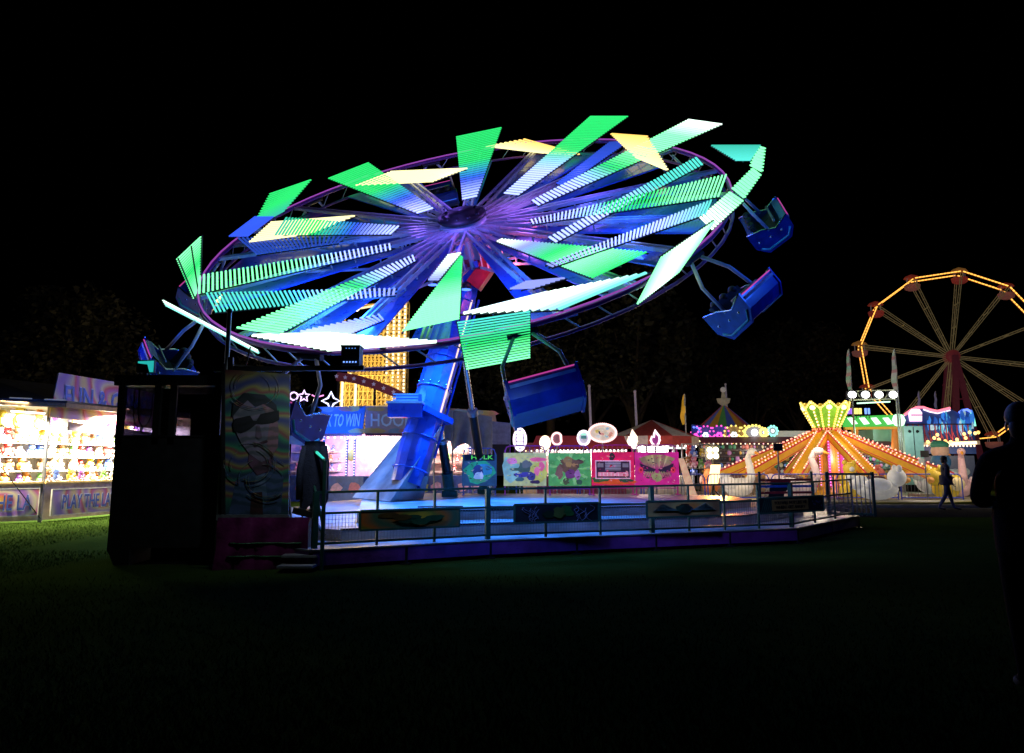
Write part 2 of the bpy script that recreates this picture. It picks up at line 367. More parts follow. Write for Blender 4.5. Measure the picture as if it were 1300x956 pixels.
# corners A,B (one end) and D,C (other end); bars run from the A-D rail to the B-C rail
STREAKS = [  # added panels, shaped after the light streaks of the spinning wheel
 ((497, 309), (498, 316), (250, 373), (251, 350), 44, [BW, BW, GW, GW, GW], 'r'),
 ((504, 366), (502, 374), (272, 396), (260, 372), 42, [PB, BW, CY, CY, CY], 'r'),
 ((526, 323), (528, 330), (352, 425), (298, 417), 40, [BW, BW, GR, GW, GW, GW], 'r'),
 ((484, 398), (488, 405), (436, 427), (378, 421), 14, [PB, BW], 'r'),
 ((585, 324), (587, 326), (583, 405), (510, 421), 34, [GR, GR, GW, GW], 'r'),
 ((569, 323), (586, 320), (556, 356), (543, 356), 13, [WH, PB], 'x'),
 ((630, 306), (636, 303), (823, 320), (753, 353), 40, [WH, PB, GR, GW, GR], 'r'),
 ((672, 279), (675, 284), (914, 249), (924, 221), 52, [BW, BW, GR, GR, GW, GW], 'r'),
 ((692, 336), (700, 339), (897, 271), (905, 253), 44, [PB, BW, BW, CY], 'x'),
 ((695, 302), (704, 308), (893, 208), (885, 199), 42, [BW, BW, CY, CY], 'x'),
 ((674, 255), (682, 261), (918, 157), (875, 151), 52, [BW, BW, GR, GW, GW, WH], 'r'),
 ((639, 246), (657, 248), (798, 147), (750, 147), 44, [BW, BW, GR, GR, GR], 'r'),
 ((706, 233), (716, 236), (800, 178), (774, 180), 28, [BL, DB], 'x'),
 ((587, 254), (605, 250), (637, 161), (579, 173), 32, [BW, BL, GR, GR, GR], 'r'),
 ((531, 271), (551, 265), (467, 206), (416, 226), 32, [BW, BL, GR, GR, GR], 'r'),
 ((319, 291), (359, 269), (396, 227), (343, 245), 14, [TE, GR, GR], 'x'),
 ((290, 300), (323, 275), (348, 275), (315, 300), 12, [BL, BL], 'x'),
 ((497, 297), (508, 287), (362, 276), (348, 298), 34, [BW, BL, GR, TE], 'r'),
 ((430, 308), (440, 300), (300, 302), (325, 323), 24, [DB, DB], 'x'),
 ((315, 308), (390, 298), (453, 273), (345, 281), 10, [YL, YL], 'x'),
 ((449, 236), (548, 231), (595, 213), (498, 217), 11, [YL, YL], 'x'),
 ((614, 186), (688, 194), (738, 196), (668, 176), 9, [YL, OR], 'x'),
 ((775, 169), (821, 172), (848, 217), (808, 200), 15, [OR, YL], 'x'),
 ((224, 328), (255, 299), (253, 365), (246, 380), 20, [GW, GR, GW], 'f'),
 ((206, 380), (326, 444), (329, 449), (211, 389), 4, [WH, CY], 'f'),
 ((317, 425), (414, 423), (560, 434), (420, 445), 13, [WH, WH], 'x'),
 ((583, 398), (690, 372), (826, 345), (715, 392), 12, [WH, WH, CY], 'x'),
 ((808, 387), (839, 327), (908, 280), (862, 345), 22, [GW, WH, GW], 'f'),
 ((903, 292), (888, 277), (927, 243), (944, 254), 13, [WH, GW], 'x'),
 ((944, 252), (929, 240), (956, 213), (966, 221), 9, [GW, GW], 'x'),
 ((967, 219), (953, 211), (961, 184), (971, 187), 8, [GW, GW], 'x'),
 ((902, 184), (966, 184), (952, 204), (935, 204), 12, [TE, CY], 'x'),
 ((580, 408), (673, 394), (673, 455), (592, 470), 19, [CY, GR, GW], 'f'),
 ((646, 367), (676, 366), (720, 352), (668, 357), 7, [PB, PB], 'x'),
]
spk = []
hh = 0
for k, (A, B, Cc, D, n, cols, typ) in enumerate(STREAKS):
    hh = .10+.03*(k % 3)
    cen = onplane(sum(q[0] for q in (A, B, Cc, D))/4, sum(q[1] for q in (A, B, Cc, D))/4, hh)
    r, t = polar(cen)
    if typ == 'f':      # upright panel standing on / hanging from the rim
        P0 = wp(RW+.05, t); nn = (P0-C).normalized()
        pts = [onplane(q[0], q[1], 0, P0, nn) for q in (A, B, Cc, D)]
    else:
        pts = [onplane(q[0], q[1], hh) for q in (A, B, Cc, D)]; nn = N
    if typ == 'r' or typ == 'x': spk.append(t)
    a, b, c, d = pts
    m = MB(); L = ((a+b)/2-(c+d)/2).length; sp = L/n; wdt = sp*.38
    for i in range(n):
        s_ = (i+.5)/n; p0 = a.lerp(d, s_); p1 = b.lerp(c, s_)
        x = s_*(len(cols)-1); j = min(int(x), len(cols)-2); col = mix(cols[j], cols[j+1], x-j)
        if (p1-p0).length < .03: continue
        m.bar(p0, p1, min(wdt, .08), .03, 'led', col, nn)
    o = m.build('streak_panel', ride)
    f = MB()
    for (p, q) in ((a, d), (b, c)): f.bar(p-nn*.035, q-nn*.035, .025, .03, 'dark_metal', up=nn)
    f.bar(((a+b)/2)-nn*.05, ((c+d)/2)-nn*.05, .03, .03, 'dark_metal', up=nn)
    fo = f.build('panel_frame'); 
    fo.parent = o; fo.data.transform(Matrix.Translation(-V(ride.location)))
# spokes under the panels
spk.sort(); ang = []
for t in spk:
    if not ang or t-ang[-1] > R(8): ang.append(t)
for t in ang:
    m = MB(); p0 = wp(.55, t, -.12); p1 = wp(RW, t, -.02)
    e = (wp(1, t+PI/2)-C).normalized()
    for s_ in (-1, 1): m.bar(p0+e*.13*s_, p1+e*.05*s_, .05, .09, 'ride_white', up=N)
    m.bar(wp(.5, t, -1.15), wp(RW*.62, t, -.14), .05, .06, 'ride_white', up=N)
    for q in range(1, 7):
        r = .5+q*.62; m.bar(wp(r, t, -1.15+(q*.62)/(RW*.62-.5)*1.0), wp(r, t, -.1), .035, .035, 'ride_white', up=e)
        m.bar(wp(r, t, -.1)+e*.13, wp(r+.3, t, -.1)-e*.13, .03, .03, 'ride_white', up=N)
    m.build('spoke', ride)
    m = MB(); m.prism([wp(1.0, t, -.30)-e*.10, wp(RW-.5, t, -.24)-e*.42, wp(RW-.35, t, -.24)+e*.42, wp(1.0, t, -.30)+e*.10], N*-.04, 'ride_blue'); m.build('blue_fill_board', ride)  # added boards fill the wheel with the gondolas' blue blur
m = MB()
NR = 60
for h, rr in ((0, .05), (-.38, .04)):
    m.path([wp(RW, 2*PI*i/NR, h) for i in range(NR)], rr, 'purple_skirt', closed=True, n=8)
for i in range(NR): m.tube(wp(RW, 2*PI*i/NR, 0), wp(RW, 2*PI*(i+.5)/NR, -.38), .018, 'galvanised', n=5)
m.build('rim', ride)
m = MB()
m.path([wp(RW, 2*PI*i/NR, .085) for i in range(NR)], .022, 'bulb', (.30, .06, .42), closed=True, n=6)
m.build('rim_light_tube', ride)
m = MB(); m.lathe(C+N*.06, [(0, 0), (.62, 0), (.66, .05), (.62, .12), (.36, .14), (.34, .22), (0, .22)], 'black_paint', n=28, axis=N)
for i in range(10): m.ball(wp(.49, 2*PI*i/10, .19), .055, 'dark_metal')
m.build('hub_cap', ride)
m = MB(); m.lathe(C-N*1.35, [(0, 0), (.5, 0), (.55, .1), (.5, .2), (.42, .25), (.42, 1.1), (.62, 1.2), (.62, 1.34), (0, 1.34)], 'ride_white', n=24, axis=N)
for i in range(16):
    t = 2*PI*i/16; m.tube(wp(.72, t, -1.1), wp(.72, t, -.35), .07, 'ride_white', n=8)
    m.bar(wp(.42, t, -1.2), wp(.95, t+.1, -.9), .1, .16, 'ride_blue', up=N)
m.build('hub', ride)
# mast
mt = V((-1.15, 20.55, 6.55)); mb_ = V((-2.55, 19.2, 1.0))
d, a, b = frame(mt-mb_)
m = MB(); Lm = (mt-mb_).length; prof = []
for i in range(12):
    t = 2*PI*i/12; prof.append((.46*math.cos(t), .40*math.sin(t)))
rings = []
for s_, k in ((0, .85), (.12, 1.), (.55, 1.), (.9, .9), (1.0, .7)): rings.append([mb_+d*Lm*s_+a*x*k+b*y*k for x, y in prof])
vs = [q for r in rings for q in r]; fs = [(i*12+k, i*12+(k+1) % 12, (i+1)*12+(k+1) % 12, (i+1)*12+k) for i in range(4) for k in range(12)]
m.add(vs, fs, 'ride_blue'); 
for s_ in (-.28, -.1, .12, .3): m.bar(mb_+d*.8+a*s_-b*.385, mt-d*.7+a*s_*.9-b*.37, .035, .05, 'ride_blue', up=b)
m.box(mb_+d*Lm*.30, (.14, 1.02, .95), 'ride_blue', X=d, Y=a, Z=b)
for q in (.06, .2, .42, .56, .7, .84):
    kk_ = 1.03 if q < .6 else 1.03-.1*(q-.55)/.35
    m.path([mb_+d*Lm*q+(a*x+b*y)*kk_ for x, y in prof], .022, 'ride_blue', closed=True)
for q in (.42, .70):
    for x, y in prof: m.ball(mb_+d*Lm*q+d*.09+(a*x+b*y)*1.0, .028, 'chrome', n=6, k=4)
m.build('mast', ride)
for o_ in (-.36, -.43): m = MB(); m.path([mb_+d*(.6+.5*i)+a*(o_+.012*math.sin(i*1.7))-b*(.30+.02*math.sin(i)) for i in range(10)], .022, 'rubber'); m.build('hose', ride)
m = MB(); m.bar(mb_+d*1.8+a*.48-b*.05, mt-d*.9+a*.42-b*.05, .03, .03, 'bulb', (1.5, 1.0, .8)); m.build('mast_light_tube', ride)
m = MB(); m.lathe(mt-d*.1, [(.38, 0), (.44, .2), (.44, .5), (.3, .7)], 'ride_red', n=20, axis=(C-N*1.2-mt)); 
m.bar(mt+V((.15, -.5, -.5)), mt+V((.75, -.6, .35)), .3, .4, 'ride_red'); m.build('knuckle', ride)
# inclined cover at the mast's foot
BLc, BRc, TR_, TL_ = V((-4.1, 20.6, .63)), V((-2.8, 18.45, .63)), V((-1.72, 19.35, 2.42)), V((-2.75, 21.0, 2.42))
BRb, BLb = V((-2.2, 19.9, .63)), V((-3.2, 21.6, .63))
m = MB(); vs = [BLc, BRc, TR_, TL_, BLb, BRb]
m.add(vs, [(0, 1, 2, 3), (1, 5, 2), (0, 3, 4), (4, 3, 2, 5), (0, 4, 5, 1)], 'tread_plate')
m.build('mast_cover', ride)
m = MB(); bc = V((-2.55, 18.95, 2.75))
m.box(bc, (.8, .5, .34), 'ride_blue'); m.box(bc+V((0, 0, .18)), (.86, .56, .05), 'ride_white')
for i in range(3): m.bar(bc+V((-.3, -.1, .24+.07*i)), bc+V((.3, -.1, .24+.07*i)), .05, .035, 'ride_white')
m.box(bc+V((.05, .15, .3)), (.6, .2, .2), 'ride_blue'); m.build('motor_box', ride)
for (p, q) in (((-1.32, 20.35, 4.7), (-.80, 23.4, .7)), ((-1.95, 20.1, 3.2), (-1.65, 21.3, .7))):
    p = V(p); q = V(q); m = MB(); m.tube(p, p.lerp(q, .5), .075, 'chrome', n=12); o = None
    m.tube(p.lerp(q, .45), p.lerp(q, .8), .12, 'dark_metal', n=14); m.tube(p.lerp(q, .44), p.lerp(q, .47), .15, 'galvanised', n=14)
    m.tube(p.lerp(q, .78), q, .15, 'rail_green', n=14); m.box(q, (.4, .4, .16), 'rail_green'); m.build('hydraulic_strut', ride)
# gondolas
def gondola(t, swing=.62):
    e = (wp(1, t)-C).normalized(); tan = (wp(1, t+PI/2)-C).normalized(); dn = -UP
    dn = (dn - tan*dn.dot(tan)).normalized()
    ax = Quaternion(tan, 0)
    out = (e*.9+dn*1.).normalized()           # hanging direction, swung outwards
    top = wp(RW+.02, t, -.1); sd = tan; fw = out.cross(sd).normalized()
    if fw.dot(e) < 0: fw = -fw
    ctr = top+out*1.35
    GS = .74
    m = MB(); prof = [(-.75, -.35), (.75, -.35), (.92, .1), (.86, .45), (-.86, .45), (-.92, .1)]
    # tub: side view prism plus hollow seat
    zz = -out
    sec = [(-.62, .42), (-.7, -.1), (-.45, -.5), (.35, -.55), (.62, -.3), (.72, .12), (.5, .16), (.42, -.2), (-.35, -.28), (-.45, .42)]
    pts = [ctr+(fw*x+zz*y-sd*.82)*GS for x, y in sec]
    m.prism(pts, sd*1.64*GS, 'gondola_blue')
    for s_ in (-1, 1):
        pl = [ctr+(fw*x+zz*y+sd*s_*.82)*GS for x, y in ((-.66, .46), (-.74, -.12), (-.48, -.54), (.37, -.6), (.66, -.32), (.76, .16), (.2, .02), (-.2, .3))]
        m.prism(pl, sd*s_*.05, 'gondola_blue')
    o = m.build('gondola', ride)
    m = MB()
    for s_ in (-1, 1):
        m.path([ctr+(fw*x+zz*y+sd*s_*.88)*GS for x, y in ((-.66, .48), (-.2, .32), (.2, .04), (.76, .18))], .018, 'chrome')
        m.path([ctr+(fw*x+zz*y+sd*s_*.885)*GS for x, y in ((-.6, -.22), (-.42, -.42), (.34, -.47), (.56, -.26))], .03, 'paint', (.05, .45, .5))
        for x, y in ((-.5, 0), (-.1, -.1), (.3, -.15)): m.ball(ctr+(fw*x+zz*y+sd*s_*.87)*GS, .035, 'chrome', n=8, k=5)
    m.bar(ctr+(fw*.73+zz*-.02-sd*.8)*GS, ctr+(fw*.73+zz*-.02+sd*.8)*GS, .02, .06, 'paint', (.5, .5, .55)); m.build('trim', o)
    m = MB(); m.box(ctr+zz*-.12*GS, (1.5*GS, .62*GS, .16*GS), 'black_paint', X=sd, Y=fw, Z=zz); m.box(ctr+(zz*.22-fw*.36)*GS, (1.5*GS, .12*GS, .6*GS), 'black_paint', X=sd, Y=fw, Z=zz)
    for s_ in (-.5, 0, .5): m.ball(ctr+(zz*.5-fw*.36+sd*s_)*GS, .13*GS, 'black_paint')
    q = m.build('seat'); q.parent = o; q.data.transform(Matrix.Translation(-V(ride.location)))
    m = MB(); m.path([ctr+(fw*.3+zz*.18+sd*x)*GS for x in (-.7, -.3, .3, .7)], .035, 'galvanised'); q = m.build('lap_bar'); q.parent = o; q.data.transform(Matrix.Translation(-V(ride.location)))
    m = MB()
    for s_ in (-1, 1):
        m.path([top+sd*s_*.15, top+out*.6+sd*s_*.55, ctr+(sd*s_*.86+zz*.1)*GS], .04, 'ride_white')
    m.tube(top-sd*.3, top+sd*.3, .07, 'dark_metal'); q = m.build('hanger'); q.parent = o; q.data.transform(Matrix.Translation(-V(ride.location)))
    m = MB(); m.path([ctr+(fw*.76+zz*.1+sd*x)*GS for x in (-.8, 0, .8)], .014, 'bulb', (.5, .05, .3)); m.path([ctr+(-fw*.70+zz*.1+sd*x)*GS for x in (-.8, 0, .8)], .014, 'bulb', (.02, .12, .8)); m.bar(ctr+(fw*.76+zz*.1)*GS, ctr+(-fw*.7+zz*.1)*GS, .01, .01, 'dark_metal')
    q = m.build('edge_light'); q.parent = o; q.data.transform(Matrix.Translation(-V(ride.location)))
GA = polar(onplane(655, 405))[1]
for i in range(10): gondola(GA+2*PI*i/10)
# floodlights hanging from the hub: they light the mast and the deck blue
fx = MB(); fpts = []
for t in range(6):
    p = wp(1.15, t*PI/3+.3, -1.25); fpts.append(p); fx.lathe(p, [(.05, 0), (.13, -.05), (.15, -.2), (0, -.19)], 'dark_metal', n=12)
    fx.lathe(p-UP*.2, [(.13, 0), (.13, -.015), (0, -.016)], 'bulb', (.2, .5, 3), n=12)
fx.build('floodlight', ride)
BLU = (.02, .24, 1.)
lamp(ride, C-N*1.2+V((-.6, -2.2, -1.2)), 'SPOT', 5200, BLU, (-1.5, 17.6, .6), .25, 92, .7)
lamp(ride, C-N*1.2+V((1.2, -.4, -.9)), 'SPOT', 2600, BLU, (1.2, 18.2, .6), .25, 66, .8)
lamp(ride, C-N*1.2+V((-2.0, -.6, -.9)), 'SPOT', 3600, BLU, (-4.2, 18.5, .6), .25, 80, .8)
lamp(ride, V((-3.2, 16.3, 4.6)), 'POINT', 260, (.02, .16, 1.), None, .3)
for rr_, px_, py_, h_, pw, cl in ((.9, 560, 330, .5, 45, (.20, .12, 1.)), (1.6, 640, 270, .5, 50, (.45, .15, 1.)), (2.6, 520, 260, .6, 60, (.25, .12, 1.)), (3.4, 700, 260, .7, 70, (.22, .12, 1.)),
    (4.6, 840, 280, .6, 110, (.03, .12, 1.)), (4.6, 340, 370, .6, 110, (.03, .12, 1.)), (4.4, 640, 390, .6, 150, (.03, .14, 1.)), (4.6, 440, 410, .6, 130, (.03, .14, 1.)), (4.6, 560, 200, .7, 70, (.2, .1, 1.)), (4.6, 760, 200, .7, 70, (.12, .1, 1.)),
    (4.6, 860, 280, -1.3, 130, (.02, .12, 1.)), (4.6, 340, 380, -1.3, 130, (.02, .12, 1.)), (4.8, 640, 400, -1.5, 90, (.02, .14, 1.))):
    lamp(ride, wp(rr_, polar(onplane(px_, py_))[1], h_), 'POINT', pw, cl, None, .25)  # free point lamps added among the spokes to colour them blue-violet
for px_, py_, r_, h_, pw in ((670, 470, 3.0, -.2, 28), (935, 300, 2.6, .4, 110), (235, 400, 2.4, .1, 90), (950, 240, 2.4, .2, 50)):
    lamp(ride, wp(RW+r_, polar(onplane(px_, py_))[1], h_), 'POINT', pw, (.02, .12, 1.), None, .25)  # added lamps off the rim, without fixtures, to light the gondolas blue
lamp(ride, mt+V((1.0, -1.6, -.3)), 'POINT', 45, (1, .12, .2), None, .15)  # added red lamp, no fixture, brightens the knuckle
lamp(ride, V((.2, 11.0, 3.4)), 'SPOT', 210, (.12, .32, 1.), (.4, 13.2, .6), .2, 90, .8)  # two added fixtureless spots light the step fronts, skirt and banners
lamp(ride, V((3.0, 12.0, 3.4)), 'SPOT', 210, (.28, .36, 1.), (3.9, 14.8, .6), .2, 90, .8)
# ------------------------------------------------------------------ the platform
OUT = [V(p) for p in ((-2.85, 11.5, 0), (-.35, 12.95, 0), (2.5, 14.1, 0), (5.4, 15.3, 0), (8.1, 18.85, 0), (8.4, 22.6, 0), (5.6, 25.4, 0), (-4.5, 26.6, 0), (-6.4, 22., 0), (-4.9, 13.2, 0))]
def inset(poly, dd):
    n = len(poly); out = []
    for i in range(n):
        p = poly[i]; e0 = (p-poly[i-1]).normalized(); e1 = (poly[(i+1) % n]-p).normalized()
        n0 = V((-e0.y, e0.x, 0)); n1 = V((-e1.y, e1.x, 0)); k = (n0+n1); k = k/max(.3, k.dot(n0)); out.append(p+k*dd)
    return out
plat = thing('ride_platform', 'low stepped tread plate platform under the big spinning ride, edged in purple', 'platform', (0, 18, 0))
T1 = OUT; T2 = inset(OUT, 1.15); T3 = inset(OUT, 2.3)
def lift(poly, z): return [V((p.x, p.y, z)) for p in poly]
m = MB()
m.prism(lift(T3, .40), (0, 0, .21), 'tread_plate'); m.build('deck', plat)
for q in ('outer', 'middle'):
    m = MB()
    if q == 'outer': m.prism(lift(inset(OUT, .03), .20), (0, 0, .07), 'tread_plate'); 
    else: m.prism(lift(T2, .275), (0, 0, .17), 'tread_plate')
    if q == 'middle':
        for i in range(4):
            a_, b_ = T2[i], T2[i+1]; m.bar(V((a_.x, a_.y, .45)), V((b_.x, b_.y, .45)), .05, .03, 'dark_metal')
            a_, b_ = T3[i], T3[i+1]; m.bar(V((a_.x, a_.y, .615)), V((b_.x, b_.y, .615)), .05, .03, 'dark_metal')
    m.build('step', plat)
m = MB()
for i in range(10):
    a_, b_ = OUT[i], OUT[(i+1) % 10]; m.bar(V((a_.x, a_.y, .16)), V((b_.x, b_.y, .16)), .05, .20, 'purple_skirt')
    m.bar(V((a_.x, a_.y, .275)), V((b_.x, b_.y, .275)), .07, .02, 'galvanised')
m.build('skirt', plat)
for i in range(10):
    for s_ in ((0., .5) if i < 5 else (0.,)):
        p = OUT[i].lerp(OUT[(i+1) % 10], s_); m = MB(); m.tube((p.x, p.y, 0), (p.x, p.y, .25), .035, 'dark_metal'); m.box((p.x, p.y, .012), (.16, .16, .02), 'dark_metal'); m.build('foot', plat)
m = MB()
for (x, y) in ((-.5, 16.3), (1.7, 17.4), (.6, 15.9), (-1.9, 16.2)): m.bar((x, y, .63), (x+.9, y+.15, .63), .10, .02, 'dark_metal')
m.build('cable_cover', plat)

# fence along the front edge
def fence(a, b, idx, lab, n_post, zt0=1.08, zt1=1.1):
    a = V((a.x, a.y, .29)); b = V((b.x, b.y, .29)); f = thing('safety_fence', lab, 'fence', a, 'green fence panels along the platform edge')
    dd = (b-a)
    for i in range(n_post+1):
        p = a+dd*(i/n_post); big = (i == 0)
        zt = zt0+(zt1-zt0)*i/n_post
        m = MB(); m.box(V((p.x, p.y, .29+(zt-.29)/2)), (.075 if big else .035, .075 if big else .035, zt-.29), 'rail_green', X=dd.normalized(), Y=UP.cross(dd.normalized()))
        m.build('post', f)
    for z in (1., .62, .08):
        p0 = a+UP*(zt0-.29)*z; p1 = b+UP*(zt1-.29)*z; m = MB(); m.bar(p0, p1, .04, .035, 'rail_green'); m.build('rail', f)
    m = MB(); L = dd.length; k = int(L/.05)
    for i in range(1, k):
        p = a+dd*(i/k); m.bar(p+UP*.07, p+UP*(zt0-.29)*.62, .005, .005, 'galvanised')
    for j in range(1, 8): m.bar(a+UP*(.07+j*.055), b+UP*(.07+j*.055), .004, .004, 'galvanised')
    m.build('wire_mesh', f)
F = inset(OUT, .10)
fence(F[0], F[1], 0, 'green fence panel at the left end of the platform edge, behind the gold banner', 3)
fence(F[1], F[2], 1, 'green fence panel in the middle of the platform edge, carrying the dark blue banner', 3)
fence(F[2], F[3], 2, 'green fence panel behind the orange banner and the warning banner', 4, 1.1, 1.12)
fence(F[3], F[4], 3, 'green fence panel turning back along the right side of the platform', 3, 1.12, 1.12)
# exit gate panels at the right corner
m = MB(); p = F[4]
gt = thing('exit_gate', 'open gate of upright blue and red bars at the right corner of the platform', 'gate', V((p.x, p.y, .29)))
for i in range(10):
    q = p+V((-.55+i*.09, -.1-.03*i, 0)); m.tube((q.x, q.y, .3), (q.x, q.y, 1.25), .013, 'galvanised', n=6)
m.build('bars', gt)
m = MB(); q0 = p+V((-.6, -.08, 0)); q1 = p+V((.33, -.4, 0))
for z in (.34, 1.25): m.bar((q0.x, q0.y, z), (q1.x, q1.y, z), .05, .05, 'rail_green')
for q in (q0, q1): m.bar((q.x, q.y, .29), (q.x, q.y, 1.3), .06, .06, 'rail_green')
m.build('gate_frame', gt)
m = MB(); q = F[4]+V((-1.6, .2, 0))
for i in range(5): m.bar((q.x-.5, q.y, .5+.15*i), (q.x+.9, q.y+.4, .5+.15*i), .03, .055, 'paint', (.05, .2, .8) if i % 2 else (.6, .05, .05))
for x in (-.5, .9): m.bar((q.x+x, q.y+(x+.5)*.29, .29), (q.x+x, q.y+(x+.5)*.29, 1.3), .05, .05, 'rail_green')
single(m, 'queue_barrier', 'short barrier of blue and red bars by the platform exit gate', 'barrier', (q.x, q.y, .29))

# banners on the fence
def fence_banner(px0, px1, y0, y1, Y0, Y1, mm, lab, deco):
    a = W(px0, (y0[0]+y1[0])/2, Y0); b = W(px1, (y0[1]+y1[1])/2, Y1); X = (b-a); X.z = 0; wdt = X.length; X.normalize()
    h = (y1[0]-y0[0])/1020.*Y0; c = (a+b)/2; nn = X.cross(UP); X = (b-a).normalized(); 
    m = MB(); m.box(c, (wdt, .02, h), mm, X=X, Y=nn); o = single(m, 'fence_banner', lab, 'banner', c, 'banners on the platform fence')
    m = MB()
    for z in (-1, 1): m.bar(c-X*wdt/2+UP*z*h/2, c+X*wdt/2+UP*z*h/2, .035, .03, 'rail_green')
    for z in (-1, 1): m.bar(c+X*z*wdt/2-UP*h/2, c+X*z*wdt/2+UP*h/2, .035, .03, 'rail_green')
    q = m.build('banner_frame', o)
    m = MB(); deco(m, c+nn*.016, X, wdt, h); q = m.build('print', o)
    return o
def blob(m, c, X, Z, rx, rz, mm, col, n=14, jit=.25, rnd=random):
    nn = X.cross(Z); m.poly([c+X*math.cos(2*PI*i/n)*rx*(1+rnd.uniform(-jit, jit))+Z*math.sin(2*PI*i/n)*rz*(1+rnd.uniform(-jit, jit)) for i in range(n)], mm, col)
def deco_gold(m, c, X, w_, h_):
    nn = X.cross(UP)
    for i in range(9): blob(m, c+X*random.uniform(-.25, .25)*w_+UP*random.uniform(-.2, .25)*h_+nn*.003*i, X, UP, .10*w_, .16*h_, 'paint', random.choice([(.01, .05, .02), (.02, .09, .03), (.008, .02, .01), (.10, .06, .01)]))
def deco_bolts(m, c, X, w_, h_):
    nn = X.cross(UP)
    for s_ in (-1, 1):
        for k in range(6):
            p = c+X*s_*w_*random.uniform(.2, .42)+UP*h_*random.uniform(.2, .4); pts = [p]
            for j in range(5): p = p+X*random.uniform(-.06, .06)*w_-UP*h_*.14; pts.append(p)
            for q0, q1 in zip(pts, pts[1:]): m.bar(q0+nn*.002*k, q1+nn*.002*k, .004, .014, 'paint', (.30, .28, .42), up=nn)
    for i in range(6): blob(m, c+X*random.uniform(-.12, .12)*w_+UP*random.uniform(-.15, .2)*h_+nn*.003*i, X, UP, .07*w_, .2*h_, 'paint', random.choice([(.02, .12, .02), (.10, .12, .02), (.01, .03, .01)]))
def deco_wings(m, c, X, w_, h_):
    nn = X.cross(UP)
    for s_ in (-1, 1):
        for k in range(7):
            p = c+X*s_*w_*.1+UP*h_*(-.1); e = c+X*s_*w_*(.3+.02*k)+UP*h_*(.34-.07*k); m.bar(p+nn*.002*k, e+nn*.002*k, .004, .02, 'paint', (.10, .20, .18), up=nn)
    for i in range(6): blob(m, c+X*random.uniform(-.06, .06)*w_+UP*random.uniform(-.15, .15)*h_+nn*(.014+.002*i), X, UP, .08*w_, .22*h_, 'paint', random.choice([(.01, .03, .02), (.02, .07, .04), (.04, .02, .01), (.05, .08, .12)]))
def deco_warn(m, c, X, w_, h_):
    nn = X.cross(UP)
    for k in range(7): m.poly([c+X*w_*(-.48+.03*k)-UP*h_*.45+nn*.002, c+X*w_*(-.465+.03*k)-UP*h_*.45+nn*.002, c+X*w_*(-.40+.03*k)+UP*h_*.45+nn*.002, c+X*w_*(-.415+.03*k)+UP*h_*.45+nn*.002], 'paint', (.02, .10, .07))
    for k in range(8): blob(m, c+X*w_*(.32+.02*k)+UP*h_*random.uniform(-.2, .2)+nn*.003, X, UP, .01*w_, .06*h_, 'paint', (.02, .06, .15))
    m.box(c+nn*.004-X*w_*.03, (.56*w_, .008, .72*h_), 'paint', (.26, .17, .05), X=X, Y=nn)
    m.text('YOU WILL NOT LIKE ME', c+nn*.012-X*w_*.03+UP*h_*.16, X, UP, .5*w_, .2*h_, 'paint', (.01, .01, .01), .004)
    m.text('WHEN I GET ANGRY', c+nn*.012-X*w_*.03-UP*h_*.14, X, UP, .45*w_, .2*h_, 'paint', (.01, .01, .01), .004)
fence_banner(457, 583, (649, 645), (673, 668), 11.9, 12.5, 'swirl_gold', 'gold and dark green banner on the fence below the mast', deco_gold)
fence_banner(653, 760, (641, 638), (664, 661), 12.95, 13.35, 'black_paint', 'dark banner with pale lightning lines on the middle of the fence', deco_bolts)
fence_banner(821, 914, (637, 635), (657, 654), 13.75, 14.3, 'swirl_orange', 'orange brown banner with winged dark shape right of the middle of the fence', deco_wings)
fence_banner(963, 1045, (633, 629), (652, 648), 14.7, 15.25, 'black_paint', 'dark warning banner with two lines of lettering at the right end of the fence', deco_warn)

